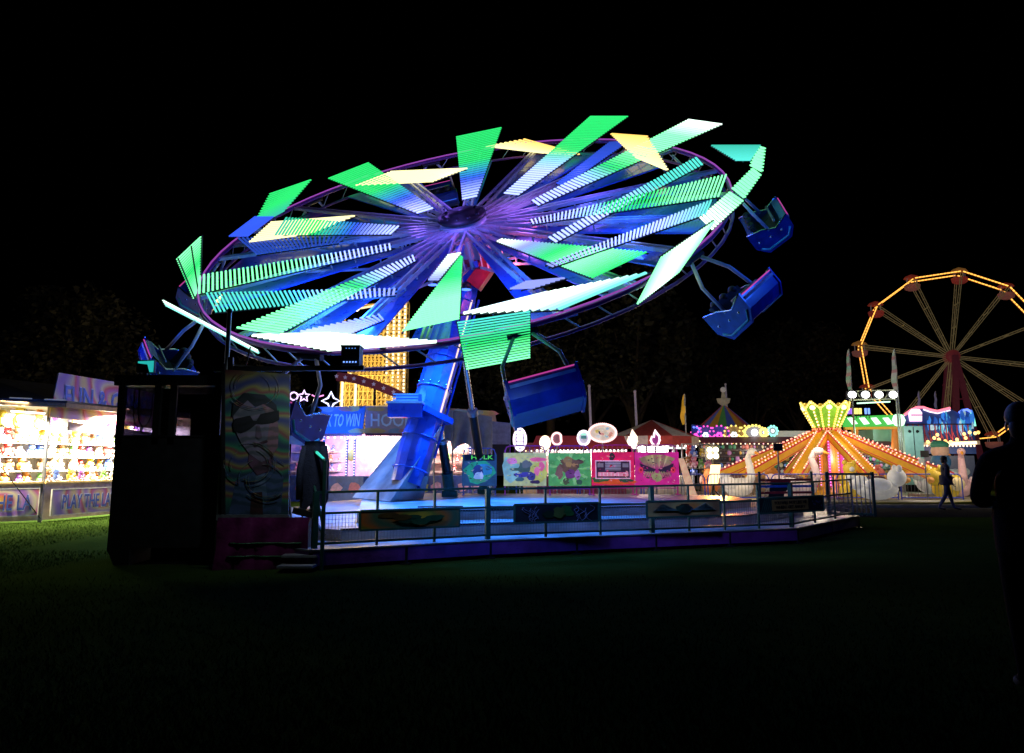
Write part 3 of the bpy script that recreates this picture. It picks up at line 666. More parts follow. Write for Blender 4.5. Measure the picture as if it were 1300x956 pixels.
# poster barriers on the back of the deck
def poster_frame(px0, px1, lab, art, col, ytop=575, ybot=617, frame_col='purple', Y=22.7, toff=9):
    a = W(px0, ybot, Y); b = W(px1, ybot, Y); zt = W(px0, ytop, Y).z; zf = W(px0, ytop-toff, Y).z
    c = (a+b)/2; base = V((c.x, c.y+.1, .61)); o = thing('poster_barrier', lab, 'barrier', base, 'poster barriers at the back of the deck')
    fc = {'purple': (.28, .05, .45), 'pink': (.6, .04, .3), 'blue': (.06, .10, .5)}[frame_col]
    m = MB(); e = .05; y_ = Y+.05
    m.path([(a.x+e, y_, .62), (a.x+e, y_, zf-.14), (a.x+e+.04, y_, zf-.04), (a.x+e+.14, y_, zf), (b.x-e-.14, y_, zf), (b.x-e-.04, y_, zf-.04), (b.x-e, y_, zf-.14), (b.x-e, y_, .62)], .02, 'softlit', fc)
    for z in (.95, a.z-.08): m.tube((a.x+e, y_, z), (b.x-e, y_, z), .015, 'softlit', fc)
    n = 8
    for i in range(1, n): x = a.x+e+(b.x-a.x-2*e)*i/n; m.tube((x, y_, .95), (x, y_, zf), .008, 'softlit', fc, n=5)
    for x in (a.x+e, b.x-e): m.bar((x, y_-.3, .625), (x, y_+.3, .625), .05, .02, 'softlit', fc)
    m.build('barrier_frame', o)
    m = MB(); zc = (a.z+zt)/2; m.box((c.x, Y, zc), (b.x-a.x-.02, .02, zt-a.z), 'glow_paint', col)
    random.seed(hash(lab) % 1 + len(lab)); art(m, V((c.x, Y-.012, zc)), (b.x-a.x), zt-a.z)
    rp = random.Random(int(px0))
    for i in range(46):
        x = rp.uniform(-.42, .42); z_ = rp.uniform(-.42, .38); f_ = rp.uniform(.1, .9); near = abs(x) < .25 and abs(z_) < .3
        blob(m, V((c.x, Y-.032-.0006*i, zc))+XX*x*(b.x-a.x)+UP*z_*(zt-a.z), (XX+UP*rp.uniform(-.6, .6)).normalized(), UP, rp.uniform(.012, .05), rp.uniform(.006, .02), 'glow_paint', (.03, .02, .04) if near and rp.random() < .6 else mix(col, rp.choice([(0, 0, 0), (1, .9, .7), (.2, .3, .6)]), f_*.6), 7, .4)
    m.build('poster', o)
XX = V((1, 0, 0)); YN = V((0, -1, 0))
def rects(m, c, w_, h_, items, mm='glow_paint'):
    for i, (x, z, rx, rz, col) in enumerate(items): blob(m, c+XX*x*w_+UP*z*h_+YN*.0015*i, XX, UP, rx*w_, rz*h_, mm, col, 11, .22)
def art_hulk(m, c, w_, h_):
    rects(m, c-UP*.08*h_, w_, h_, [(0, 0, .4, .36, (.02, .35, .25)), (.1, .1, .25, .2, (.03, .25, .6)), (-.05, .0, .14, .28, (.02, .05, .25)), (-.03, -.12, .12, .12, (.3, .5, .9)), (.06, -.1, .05, .14, (.45, .6, 1.)), (0, -.25, .2, .06, (.05, .3, .2))])
    m.box(c+UP*.40*h_+YN*.012, (.86*w_, .008, .2*h_), 'paint', (.01, .02, .06))
    m.text('HULK', c+UP*.41*h_+XX*.08*w_+YN*.02, XX, UP, .62*w_, .13*h_, 'glow_paint', (.12, .95, .12), .004)
def art_leap(m, c, w_, h_):
    rects(m, c, w_, h_, [(-.3, 0, .22, .4, (.25, .55, .6)), (.3, -.1, .22, .3, (.6, .65, .15)), (0, .3, .4, .15, (.55, .6, .25)), (-.3, .25, .12, .1, (.7, .25, .6)), (.3, .3, .2, .07, (.85, .15, .35)), (.38, .1, .07, .14, (.85, .15, .35)), (.27, -.05, .06, .14, (.85, .2, .4)), (0, .05, .16, .2, (.06, .12, .12)), (.04, .16, .12, .12, (.12, .16, .2)), (-.05, -.16, .2, .08, (.06, .06, .4)), (.15, -.22, .1, .14, (.06, .06, .3)), (-.2, .0, .14, .05, (.05, .12, .1)), (.25, -.38, .12, .06, (.05, .03, .1)), (-.12, -.3, .1, .06, (.05, .15, .2))])
def art_stone(m, c, w_, h_):
    for k in range(9):
        a = k*.7; m.poly([c+YN*.001+XX*.05*w_*math.cos(a+.5), c+YN*.001+XX*.48*w_*math.cos(a)+UP*.48*h_*math.sin(a), c+YN*.001+XX*.48*w_*math.cos(a+.2)+UP*.48*h_*math.sin(a+.2)], 'glow_paint', (.25, .6, .22))
    rects(m, c+YN*.003, w_, h_, [(0, .1, .22, .24, (.16, .09, .06)), (-.05, .28, .12, .1, (.28, .18, .08)), (.2, .22, .14, .08, (.14, .08, .06)), (-.24, -.08, .09, .2, (.22, .12, .1)), (-.02, .15, .08, .08, (.35, .22, .08)), (.12, .14, .07, .06, (.4, .22, .1)), (.02, -.15, .15, .14, (.18, .05, .2)), (.18, -.18, .07, .15, (.45, .2, .5)), (-.08, -.36, .08, .1, (.08, .1, .05)), (.22, -.38, .08, .08, (.05, .12, .08))])
def art_truck(m, c, w_, h_):
    rects(m, c, w_, h_, [(0, -.4, .48, .1, (.8, .1, .02)), (-.3, -.32, .2, .1, (.05, .12, .03)), (.3, -.35, .18, .06, (.04, .1, .05)), (-.02, .36, .07, .12, (.05, .03, .03))])
    y = YN*.010
    m.box(c+y-UP*.03*h_, (.82*w_, .006, .56*h_), 'glow_paint', (1., .55, .75)); m.box(c+y*1.4-UP*.03*h_, (.77*w_, .006, .5*h_), 'glow_paint', (.05, .02, .04))
    m.box(c+y*1.8+UP*.08*h_, (.36*w_, .006, .26*h_), 'glow_paint', (.35, .3, .4))
    for k in range(5): m.box(c+y*2.2+UP*(-.02+.05*k)*h_, (.36*w_, .006, .014*h_), 'glow_paint', (.04, .02, .03))
    for s_ in (-1, 1): m.box(c+y*1.8+XX*s_*.29*w_+UP*.1*h_, (.14*w_, .006, .12*h_), 'glow_paint', (.25, .2, .25))
    m.box(c+y*1.8-UP*.17*h_, (.7*w_, .006, .12*h_), 'glow_paint', (1., .3, .4))
    for k in range(8): m.box(c+y*2.2-UP*.17*h_+XX*(-.3+.085*k)*w_, (.02*w_, .006, .1*h_), 'glow_paint', (.9, .6, .65))
def art_spikes(m, c, w_, h_):
    y = YN*.003
    rects(m, c, w_, h_, [(0, .02, .4, .42, (.5, .03, .2))])
    for k in range(17):
        a = (k-8)/8.; x = a*.38; tip = V((x*.55*w_, 0, (-.02+abs(a)*.02)*h_))
        m.poly([c+y+XX*(x-.035)*w_+UP*(.42-.1*a*a)*h_, c+y+tip, c+y+XX*(x+.035)*w_+UP*(.42-.1*a*a)*h_], 'glow_paint', random.choice([(.4, .32, .16), (.55, .45, .22), (.3, .2, .12)]))
    for s_ in (-1, 1):
        m.poly([c+y*2+XX*s_*.02*w_-UP*.02*h_, c+y*2+XX*s_*.38*w_+UP*.16*h_, c+y*2+XX*s_*.34*w_-UP*.06*h_, c+y*2+XX*s_*.1*w_-UP*.14*h_], 'glow_paint', (.04, .02, .05))
        for k in range(5): m.poly([c+y*2.5+XX*s_*(.03+.05*k)*w_-UP*.1*h_, c+y*2.5+XX*s_*(.06+.05*k)*w_-UP*.08*h_, c+y*2.5+XX*s_*(.12+.05*k)*w_-UP*(.36-.02*k)*h_], 'glow_paint', (.35, .33, .14))
        blob(m, c+y*3+XX*s_*.36*w_-UP*.04*h_, XX, UP, .055*w_, .09*h_, 'glow_paint', (.95, .05, .1), 12, .05)
        blob(m, c+y*4+XX*s_*.36*w_-UP*.04*h_, XX, UP, .02*w_, .03*h_, 'glow_paint', (.2, .0, .02), 8, .05)
    rects(m, c+y*3, w_, h_, [(0, -.26, .13, .14, (.4, .4, .16))])
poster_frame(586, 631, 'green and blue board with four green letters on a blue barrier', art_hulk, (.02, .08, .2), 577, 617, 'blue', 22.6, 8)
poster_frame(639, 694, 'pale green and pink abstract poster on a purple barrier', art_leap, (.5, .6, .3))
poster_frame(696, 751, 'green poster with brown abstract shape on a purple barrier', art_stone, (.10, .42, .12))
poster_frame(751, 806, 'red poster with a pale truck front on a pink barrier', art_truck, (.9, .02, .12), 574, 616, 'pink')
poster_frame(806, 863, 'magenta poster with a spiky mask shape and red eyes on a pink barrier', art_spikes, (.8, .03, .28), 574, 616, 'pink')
# black light box and a sign post on the deck
m = MB(); p = G(988, 637, .45); Yd = p.y; k0 = len(m.v)
m.prism([p+V((-.17, 0, 0)), p+V((.10, 0, 0)), p+V((.14, 0, .18)), p+V((.26, 0, .30)), p+V((.26, 0, .38)), p+V((-.13, 0, .38)), p+V((-.2, 0, .1))], (0, .3, 0), 'black_paint')
m.box(p+V((.06, .15, .40)), (.42, .34, .04), 'ride_red'); m.tube(p+V((-.12, .1, -.0)), p+V((-.12, .1, .05)), .03, 'rubber')
m.v = [p+(q-p)*1.35 for q in m.v]
single(m, 'deck_spotlight', 'squat black spotlight housing on the right of the deck above the warning banner', 'spotlight', p)

# ------------------------------------------------------------------ left foreground: booth, portrait board, steps
bo = thing('control_booth', 'dark ride control booth with windows standing left of the platform', 'booth', (-5.3, 12.4, 0))
x0, x1, y0, y1 = -6.05, -4.42, 12.1, 13.6; zs, ze = 1.9, 2.62
m = MB(); m.box(((x0+x1)/2, (y0+y1)/2, .25+.82), (x1-x0, y1-y0, 1.64), 'black_paint'); m.box(((x0+x1)/2, (y0+y1)/2, 1.905), (x1-x0+.04, y1-y0+.04, .03), 'dark_metal')
m.prism([(x0, y0-.02, .25), (x0+.35, y0-.02, .25), (x0+.35, y0-.02, 0), (x0+.12, y0-.02, 0)], (0, 1.4, 0), 'black_paint'); m.box(((x0+x1)/2+.3, (y0+y1)/2, .12), (1.0, 1.3, .24), 'black_paint'); m.build('cabinet', bo)
for (x, y) in ((x0+.04, y0+.04), (x0+.60, y0+.04), (x0+.84, y0+.04), (x1-.1, y0+.04), (x0+.04, y1-.04), (x1-.04, y1-.04), (x0+.85, y1-.04)):
    m = MB(); m.box((x, y, (1.78+2.7)/2), (.10, .08, .92), 'black_paint'); m.build('corner_post', bo)
m = MB(); m.box(((x0+x1)/2, (y0+y1)/2, 2.76), (x1-x0+.12, y1-y0+.1, .16), 'black_paint'); m.build('roof', bo)
m = MB(); m.box((x1-.40, y1-.08, 2.2), (.80, .03, .86), 'black_paint'); m.build('back_panel', bo)
m = MB(); m.box((x0+.72, y0+.12, 2.28), (.22, .05, .72), 'black_paint'); m.build('front_panel', bo)
m = MB(); m.box((x1-.45, y0+.7, 2.13), (.5, .4, .42), 'black_paint'); m.build('control_desk', bo)
for (xa, xb) in ((x0+.09, x0+.55), (x0+.9, x1-.15)):
    m = MB(); m.box(((xa+xb)/2, y0+.03, 2.23), (xb-xa, .006, .86), 'tinted_glass'); m.build('window', bo)
m = MB()
for k, (xx, r_) in enumerate(((x0+.28, .11), (x0+.33, .15), (x0+.3, .2))):
    m.path([(xx+r_*math.cos(t), y0+.3, 2.35+.28*math.sin(t)*(1+.2*k)) for t in [PI+PI*i/10 for i in range(11)]], .008, 'rubber')
    for s_ in (-1, 1): m.tube((xx+s_*r_, y0+.3, 2.35), (xx+s_*r_, y0+.3, 2.7), .008, 'rubber', n=5)
m.build('cable_loop', bo)
m = MB(); c = V((-5.75, 12.3, 3.0)); m.box(c, (.28, .06, .20), 'dark_metal')
m.poly([c+V((-.12, -.032, .08)), c+V((.13, -.032, .09)), c+V((.13, -.032, -.09)), c+V((.07, -.032, -.09)), c+V((.03, -.032, .03)), c+V((-.12, -.032, .05))], 'bulb', (.02, .45, .42))
m.box(c+V((0, 0, -.13)), (.05, .04, .08), 'dark_metal')
single(m, 'monitor', 'small teal lit monitor standing on the booth roof', 'monitor', c)
m = MB(); m.tube((-4.36, 11.95, 0), (-4.36, 11.95, 3.8), .035, 'galvanised', n=10); m.box((-4.30, 11.95, 1.6), (.08, .05, 3.0), 'black_paint')
m.ball((-4.36, 11.95, 3.82), .045, 'dark_metal'); single(m, 'flag_pole', 'slim grey upright pole between the booth and the portrait board', 'pole', (-4.36, 11.95, 0))
# portrait board
pb = thing('portrait_board', 'tall dark board painted with a swirling portrait in sunglasses, right of the booth', 'painted board', (-3.75, 11.9, .7))
P = [W(286, 469, 11.9), W(368, 475, 12.0), W(366, 655, 12.0), W(282, 655, 11.9)]
c = (P[0]+P[1]+P[2]+P[3])/4; Xp = (P[1]-P[0]).normalized(); Zp = ((P[0]+P[1])-(P[2]+P[3])).normalized(); nn = Xp.cross(Zp).normalized()
m = MB(); m.prism([P[3], P[2], P[1], P[0]], -nn*.05, 'swirl_portrait'); m.build('painted_panel', pb)
w_, h_ = (P[1]-P[0]).length, (P[0]-P[3]).length
m = MB(); rnd = random.Random(5)
def pj(x, z, k): return c+Xp*x*w_+Zp*z*h_+nn*(.004+.003*k)
def ov(x, z, rx, rz, col, k, rot=0., n=20, mm='brushwork'):
    cc = math.cos(rot); ss = math.sin(rot)
    m.poly([pj(x, z, k)+Xp*(math.cos(2*PI*i/n)*rx*cc*w_-math.sin(2*PI*i/n)*rz*ss*h_)+Zp*(math.cos(2*PI*i/n)*rx*ss*w_+math.sin(2*PI*i/n)*rz*cc*h_) for i in range(n)], mm, col)
def pg(pts, col, k, mm='brushwork'): m.poly([pj(x, z, k) for x, z in pts], mm, col)
pg([(-.40, -.5), (.38, -.5), (.42, -.22), (.2, -.12), (-.05, -.2), (-.3, -.26)], (.05, .09, .20), 0)
pg([(.0, -.22), (.12, -.16), (.18, -.38), (.05, -.5), (-.06, -.4)], (.10, .16, .30), 1)
pg([(-.06, -.34), (.1, -.33), (.12, -.5), (-.08, -.5)], (.05, .02, .02), 2)
pg([(-.1, -.02), (.22, .04), (.24, -.18), (.02, -.22), (-.12, -.14)], (.10, .05, .09), 3)
fc = [(-.36, .18), (-.30, .26), (-.1, .30), (.15, .29), (.30, .22), (.34, .10), (.33, -.02), (.22, -.10), (.08, -.13), (-.1, -.08), (-.24, .0), (-.33, .08)]
pg(fc, (.15, .13, .20), 4)
pg([(.05, .29), (.15, .29), (.30, .22), (.34, .10), (.33, -.02), (.22, -.10), (.16, .0), (.2, .14)], (.20, .11, .15), 5)
pg([(-.38, .16), (-.36, .26), (-.2, .34), (.12, .335), (.3, .27), (.34, .18), (.26, .235), (.1, .27), (-.02, .245), (-.14, .29), (-.26, .235)], (.015, .02, .03), 6)
pg([(-.36, .12), (-.33, .155), (-.1, .185), (-.05, .15), (0, .15), (.06, .2), (.34, .235), (.35, .17), (.26, .145), (.08, .13), (.0, .13), (-.1, .09), (-.22, .06), (-.34, .07)], (.008, .008, .012), 7)
pg([(.0, .12), (.05, .12), (.09, .04), (.04, .025), (-.01, .04)], (.10, .07, .11), 7)
pg([(-.04, -.015), (.16, .025), (.18, .012), (.08, -.01), (-.02, -.03)], (.05, .02, .035), 7)
for k in range(34):
    t0 = rnd.uniform(0, 6.3); rr = rnd.uniform(.36, .62); ct = (rnd.choice([(-.05, .38), (-.1, -.15), (.15, -.25)])); seg = []
    for j in range(9): t = t0+j*.16; seg.append(pj(ct[0]+rr*.7*math.cos(t), ct[1]+rr*.26*math.sin(t), 8+k*.02))
    seg = [q for q in seg if abs((q-c).dot(Xp)) < w_*.48 and abs((q-c).dot(Zp)) < h_*.48]
    for q0, q1 in zip(seg, seg[1:]): m.bar(q0, q1, .003, .009, 'brushwork', rnd.choice([(.12, .30, .16), (.30, .22, .08), (.10, .18, .4), (.32, .12, .12), (.3, .32, .36)]), up=nn)
m.build('portrait', pb)
m = MB(); m.bar(W(275, 657, 11.85), W(368, 657, 11.95), .06, .08, 'galvanised'); m.bar(W(284, 462, 11.9), W(284, 655, 11.9), .05, .05, 'dark_metal')
m.bar(W(300, 520, 12.1), V((-3.98, 12.3, .05)), .05, .05, 'dark_metal'); m.bar(W(355, 520, 12.1), V((-3.3, 12.3, .05)), .05, .05, 'dark_metal'); m.build('board_frame', pb)
# beam with lamp
bm_ = thing('light_gantry', 'dark horizontal beam above the portrait board with a boxy lamp on its end', 'lamp gantry', (-3.5, 12.0, 2.8))
m = MB(); m.bar(W(272, 469, 12), W(462, 467, 12.0), .09, .075, 'black_paint'); m.bar(W(285, 462, 12), W(325, 466, 12.0), .05, .02, 'galvanised'); m.tube(W(312, 466, 12), W(318, 440, 12), .012, 'dark_metal'); m.build('beam', bm_)
m = MB(); q = W(447, 453, 12); m.box(q, (.28, .3, .30), 'black_paint'); m.box(q+V((0, 0, .15)), (.30, .32, .02), 'dark_metal')
for i in range(5): m.dot(q+V((-.09+.045*i, -.16, -.10)), .014, (.3, .6, 1.8))
for i in range(4): m.dot(q+V((-.06+.045*i, -.16, .11)), .009, (.1, .3, .9))
m.build('lamp_head', bm_)
lamp(bm_, q+V((.1, -.9, -.25)), 'SPOT', 55, (.75, .85, 1.), (-.6, 12.4, .6), .1, 95, .8)
lamp(bm_, q+V((-.3, -1.1, -.2)), 'SPOT', 46, (.75, .9, 1.), (-3.8, 11.9, 1.4), .1, 110, .9)  # added fill spot, brightens the portrait board and tarpaulin
# purple tarpaulin over the trailer end
m = MB(); A = G(300, 724); B_ = V((-3.05, 11.75, 0)); cols = 14; rows = 8; vs = []
pA = V((-4.25, 11.65, 0)); pB = V((-2.95, 11.75, 0))
for j in range(rows+1):
    for i in range(cols+1):
        p = pA.lerp(pB, i/cols); z = .72*(1-j/rows); vs.append(p+V((0, -.05*math.sin(i*1.9)*.5-.10*(j/rows)-.03*math.sin(i*.9+j), z)))
fs = [(j*(cols+1)+i, j*(cols+1)+i+1, (j+1)*(cols+1)+i+1, (j+1)*(cols+1)+i) for j in range(rows) for i in range(cols)]
m.add(vs, fs, 'purple_tarp', smooth=True)
for z, c_ in ((.34, 0), (.17, 0)):
    j = int((1-z/.72)*rows); 
    m.path([vs[j*(cols+1)+i]+V((0, -.012, 0)) for i in range(2, cols)], .012, 'paint', (.03, .16, .06))
m.box((-3.6, 11.95, .36), (1.2, .3, .66), 'black_paint')
single(m, 'trailer_skirt', 'purple tarpaulin with two green stripes hanging below the portrait board', 'tarpaulin', (-3.6, 11.8, 0))
# steps, handrail, jacket
st = thing('entry_steps', 'dark metal entry steps with green handrail at the left end of the platform', 'steps', (-2.9, 11.6, 0))
for i, z in enumerate((.08, .2)):
    m = MB(); m.box((-3.0-.0*i, 11.35+.22*i, z), (.5, .28, .03), 'tread_plate'); m.build('tread', st)
pst = W(413, 586, 11.5)
m = MB(); m.tube((pst.x, 11.5, 0), (pst.x, 11.5, pst.z), .03, 'rail_green', n=8)
m.path([V((pst.x, 11.5, pst.z)), W(399, 572, 12.0), W(388, 566, 12.5)], .03, 'rail_green')
m.path([V((pst.x, 11.5, pst.z-.9)), W(398, 612, 12.0), W(384, 600, 12.5)], .022, 'rail_green'); q = W(397, 600, 12.1)
m.tube(q, (q.x, q.y, .3), .025, 'rail_green', n=8); m.bar(W(396, 656, 12.0), W(412, 680, 11.6), .03, .04, 'rail_green'); m.build('handrail', st)
m = MB(); m.bar(W(402, 574, 11.85), W(411, 583, 11.55), .03, .03, 'bulb', (.05, .8, .55)); m.build('rail_glow_bar', st)  # teal light on the rail, put in as a glowing bar
m = MB(); q = W(386, 650, 12.0); m.box(q, (.27, .3, .09), 'black_paint', X=V((1, 0, -.25)), Z=V((.25, 0, 1))); m.box(q+V((.16, 0, -.01)), (.12, .2, .12), 'black_paint')
single(m, 'black_case', 'small black case on the entry step under the hanging coat', 'case', q)
# coat
m = MB(); q = W(400, 562, 12.05); rows = 10; cols = 16; vs = []
for j in range(rows+1):
    t = j/rows; wdt = .13+.06*min(1, t*3)-.0*t
    for i in range(cols):
        a = 2*PI*i/cols; rag = .13*math.sin(a*1+1.2)+.10*math.sin(a*3) if j == rows else 0
        rr = 1+.14*math.sin(a*4+t*2)
        vs.append(q+V((wdt*math.cos(a)*rr+.02*t, .11*math.sin(a)*rr, -.95*t+rag*.8 + .02)))
fs = [(j*cols+i, j*cols+(i+1) % cols, (j+1)*cols+(i+1) % cols, (j+1)*cols+i) for j in range(rows) for i in range(cols)]+[tuple(range(cols))]
m.add(vs, fs, 'jacket_cloth', smooth=True)
m.path([q+V((-.14, -.02, -.05)), q+V((-.2, -.04, -.4)), q+V((-.19, -.05, -.85))], .055, 'jacket_cloth', n=8)
m.path([q+V((.14, -.02, -.05)), q+V((.19, -.05, -.35)), q+V((.17, -.06, -.7))], .055, 'jacket_cloth', n=8)
single(m, 'hanging_coat', 'dark blue coat hung over the handrail at the platform entry', 'coat', q)

# ------------------------------------------------------------------ soft toys
TOYC = [('orange', (.85, .32, .05)), ('white', (.8, .78, .74)), ('brown', (.40, .20, .08)), ('yellow', (.85, .65, .08)), ('pink', (.8, .3, .45)), ('blue', (.10, .2, .7)), ('cream', (.8, .68, .45)), ('green', (.2, .55, .12)), ('red', (.7, .06, .05)), ('purple', (.35, .12, .55))]
def toy_mb(p, s, col, X, Yf, rnd):
    m = MB(); Z = UP; c2 = mix(col, (1, 1, 1), .45)
    B = lambda x, y, z, r, cc, sc_=(1, 1, 1), n=8, k=6: m.ball(p+X*x*s+Yf*y*s+Z*z*s, r*s, 'cloth', cc, n, k, sc_, X, Yf, Z)
    B(0, 0, .32, .30, col, (1, .85, 1.1)); B(0, .16, .30, .19, c2, (1, .6, 1.1)); B(0, .04, .78, .25, col); B(0, .22, .74, .11, c2, (1.1, .9, .85))
    er = rnd.choice([.09, .10, .08]); el = rnd.choice([1, 1, 2.3])
    for q in (-1, 1):
        B(q*.18, 0, .97, er, col, (.8, .5, el)); B(q*.30, .10, .42, .10, col, (.9, 1, 1.7)); B(q*.18, .26, .10, .13, c2, (.9, 1.3, .9)); B(q*.09, .25, .84, .03, (.01, .01, .01), n=6, k=4)
    B(0, .33, .77, .035, (.02, .01, .01), n=6, k=4)
    return m
ORD = ['first', 'second', 'third', 'fourth', 'fifth', 'sixth', 'seventh', 'eighth', 'ninth', 'tenth', 'eleventh', 'twelfth', 'thirteenth', 'fourteenth', 'fifteenth', 'sixteenth']
def toys(a, b, n, s, yf, where, group, rnd, seq=None):
    a = V(a); b = V(b); X = (b-a).normalized(); X.z = 0; X.normalize(); Yf = V(yf).normalized()
    for i in range(n):
        p = a.lerp(b, (i+.5+rnd.uniform(-.25, .25))/n)+Yf*rnd.uniform(-.05, .08); nm, col = rnd.choice(TOYC); ss = s*rnd.uniform(.75, 1.2)
        t = rnd.uniform(-.5, .5); X2 = (X*math.cos(t)+Yf*math.sin(t)); Y2 = (Yf*math.cos(t)-X*math.sin(t))
        mb = toy_mb(p, ss, col, X2, Y2, rnd)
        single(mb, 'soft_toy', f'{nm} soft toy {ORD[i]} from left, {where}', 'soft toy', p, group)

# ------------------------------------------------------------------ left prize stall
Q0, Q1, Q2 = V((-16.2, 17.5, 0)), V((-12.14, 20.71, 0)), V((-10.55, 27.3, 0))
R0, R1, R2 = V((-17.8, 19.6, 0)), V((-15.1, 22.2, 0)), V((-13.5, 28.2, 0))
gs = thing('prize_stall', 'brightly lit open prize stall with dark roof at the far left', 'stall', (-13.8, 21.5, 0))
m = MB()
for a_, b_ in ((R0, R1), (R1, R2), (R2, Q2)): m.poly([a_, b_, b_+UP*3.1, a_+UP*3.1], 'paint', (.75, .73, .68))
rnd = random.Random(3)
n2 = (R2-R1).cross(UP).normalized(); nb = (Q2-R2).cross(UP).normalized()
for k in range(34):   # printed squiggles over the pale back cloth
    t = rnd.random(); z = rnd.uniform(2.15, 2.9); (a_, b_, nn_) = rnd.choice([(R1, R2, n2), (R2, Q2, nb)]); p = a_.lerp(b_, t)+UP*z+nn_*.02
    X_ = (b_-a_).normalized(); blob(m, p, X_, UP, rnd.uniform(.03, .12), rnd.uniform(.03, .09), 'paint', rnd.choice([(.3, .3, .6), (.6, .35, .6), (.25, .45, .5), (.7, .5, .2)]), 7, .5)
m.build('back_wall', gs)
m = MB()
for a_, b_, k in ((Q0, Q1, 0), (Q1, Q2, 1)):
    X_ = (b_-a_).normalized(); nn_ = X_.cross(UP); m.prism([a_+UP*.05, b_+UP*.05, b_+UP*.98, a_+UP*.98], -nn_*.05, 'paint', (.7, .6, .45))
    m.prism([a_+UP*.98+nn_*.1, b_+UP*.98+nn_*.1, b_+UP*.98-nn_*.45, a_+UP*.98-nn_*.45], UP*.05, 'paint', (.8, .55, .2))
m.build('counter', gs)
for a_, b_, nn_, L_ in ((R1, R2, n2, 0), (R2, Q2, nb, 0)):
    for z in (.85, 1.25, 1.66, 2.07): m = MB(); m.prism([a_+UP*z, b_+UP*z, b_+UP*z+nn_*.38, a_+UP*z+nn_*.38], UP*.03, 'paint', (.45, .4, .34)); m.build('shelf', gs)
nQ1 = (Q1-Q0).cross(UP).normalized(); nQ2 = (Q2-Q1).cross(UP).normalized()
A0, A1, A2 = Q0+nQ1*.9, Q1+(nQ1+nQ2).normalized()*.75, Q2+nQ2*.6
m = MB()
for a_, b_, c_, d_ in ((A0, A1, R1, R0), (A1, A2, R2, R1)):
    m.poly([a_+UP*3.02, b_+UP*3.02, c_+UP*3.95, d_+UP*3.95], 'black_paint'); m.poly([a_+UP*2.98, d_+UP*3.1, c_+UP*3.1, b_+UP*2.98], 'paint', (.55, .5, .42))
    m.bar(a_+UP*2.98, b_+UP*2.98, .05, .13, 'wood'); m.bar(a_+UP*3.06+V((.03, -.02, 0)), b_+UP*3.06+V((.03, -.02, 0)), .05, .05, 'dark_metal')
m.build('roof', gs)
for i in range(5):
    m = MB(); a_ = A0.lerp(A1, .35+.14*i); b_ = A0.lerp(A1, .35+.14*i+.09); m.bar(a_+UP*3.10+nQ1*.05, b_+UP*3.10+nQ1*.05, .02, .03, 'softlit', (.5, .48, .42)); m.build('roof_clip', gs)
for p in (Q1, Q2, Q1.lerp(Q2, .52)):
    m = MB(); m.bar(p+UP*.0, p+UP*3., .07, .07, 'galvanised', up=V((1, 0, 0))); m.build('post', gs)
m = MB()
for t in (.1, .35, .6, .85):
    p = R1.lerp(R2, t)+n2*1.2+UP*2.93; m.bar(p-(R2-R1).normalized()*.55, p+(R2-R1).normalized()*.55, .07, .05, 'bulb', (3, 3, 2.7))
p = R0.lerp(R1, .6)+V((1.0, -1.0, 2.93)); m.bar(p-V((.4, .3, 0)), p+V((.4, .3, 0)), .07, .05, 'bulb', (3, 3, 2.7)); m.build('strip_light', gs)
for t in (.15, .5, .85): 
    lamp(gs, R1.lerp(R2, t)+n2*1.3+UP*2.85, 'AREA', 1300, (1, .93, .78), R1.lerp(R2, t)+n2*1.0, .9)
lamp(gs, Q1.lerp(Q2, .25)+nQ2*.35+UP*2.8, 'AREA', 620, (1, .9, .66), Q1.lerp(Q2, .25)+nQ2*2.2, .9)  # this lamp and the next are added under the awning to light the grass
lamp(gs, Q0.lerp(Q1, .8)+nQ1*.4+UP*2.8, 'AREA', 520, (1, .9, .66), Q0.lerp(Q1, .8)+nQ1*2.0, .9)
m = MB(); m.path([Q1+UP*.1+nQ1*.1, A0.lerp(A1, .55)+UP*3.0], .012, 'rubber'); m.build('guy_rope', gs)
def stall_banner(a_, b_, z0, z1, nn_, text, lab, tcol, mm, tw=.86):
    X_ = (b_-a_).normalized(); c = (a_+b_)/2+UP*(z0+z1)/2+nn_*.13; w_ = (b_-a_).length; h_ = z1-z0
    m = MB(); m.box(c, (w_, .02, h_), mm, X=X_, Y=nn_); o = single(m, 'stall_banner', lab, 'banner', c)
    m = MB(); m.text(text, c+nn_*.025, X_, UP, w_*tw, h_*.62, 'paint', (.75, .78, .85), .002); m.text(text, c+nn_*.04, X_, UP, w_*tw*.985, h_*.56, 'paint', tcol, .003); m.build('lettering', o)
    m = MB()
    for z in (z0, z1): m.bar(a_+UP*z+nn_*.13, b_+UP*z+nn_*.13, .03, .025, 'paint', (.8, .75, .6))
    for p in (a_, b_): m.bar(p+UP*z0+nn_*.13, p+UP*z1+nn_*.13, .03, .025, 'paint', (.8, .75, .6))
    m.build('banner_frame', o); return o
stall_banner(Q1-(Q1-Q0).normalized()*2.05, Q1-(Q1-Q0).normalized()*.08, .18, .86, nQ1, 'PLAY THE LA', 'overexposed lettered banner under the counter at the far left edge', (.10, .16, .55), 'swirl_play')
stall_banner(Q1+(Q2-Q1).normalized()*.1, Q1.lerp(Q2, .46), .16, .82, nQ2*1.6, 'PLAY THE LATEST', 'white framed banner with blue lettering right of the overexposed one', (.08, .14, .5), 'swirl_fun', .8)
P = [W(63, 529, 20.6), W(75, 473, 20.9), None, W(198, 544, 23.8)]; P[2] = P[1]+(P[3]-P[0])
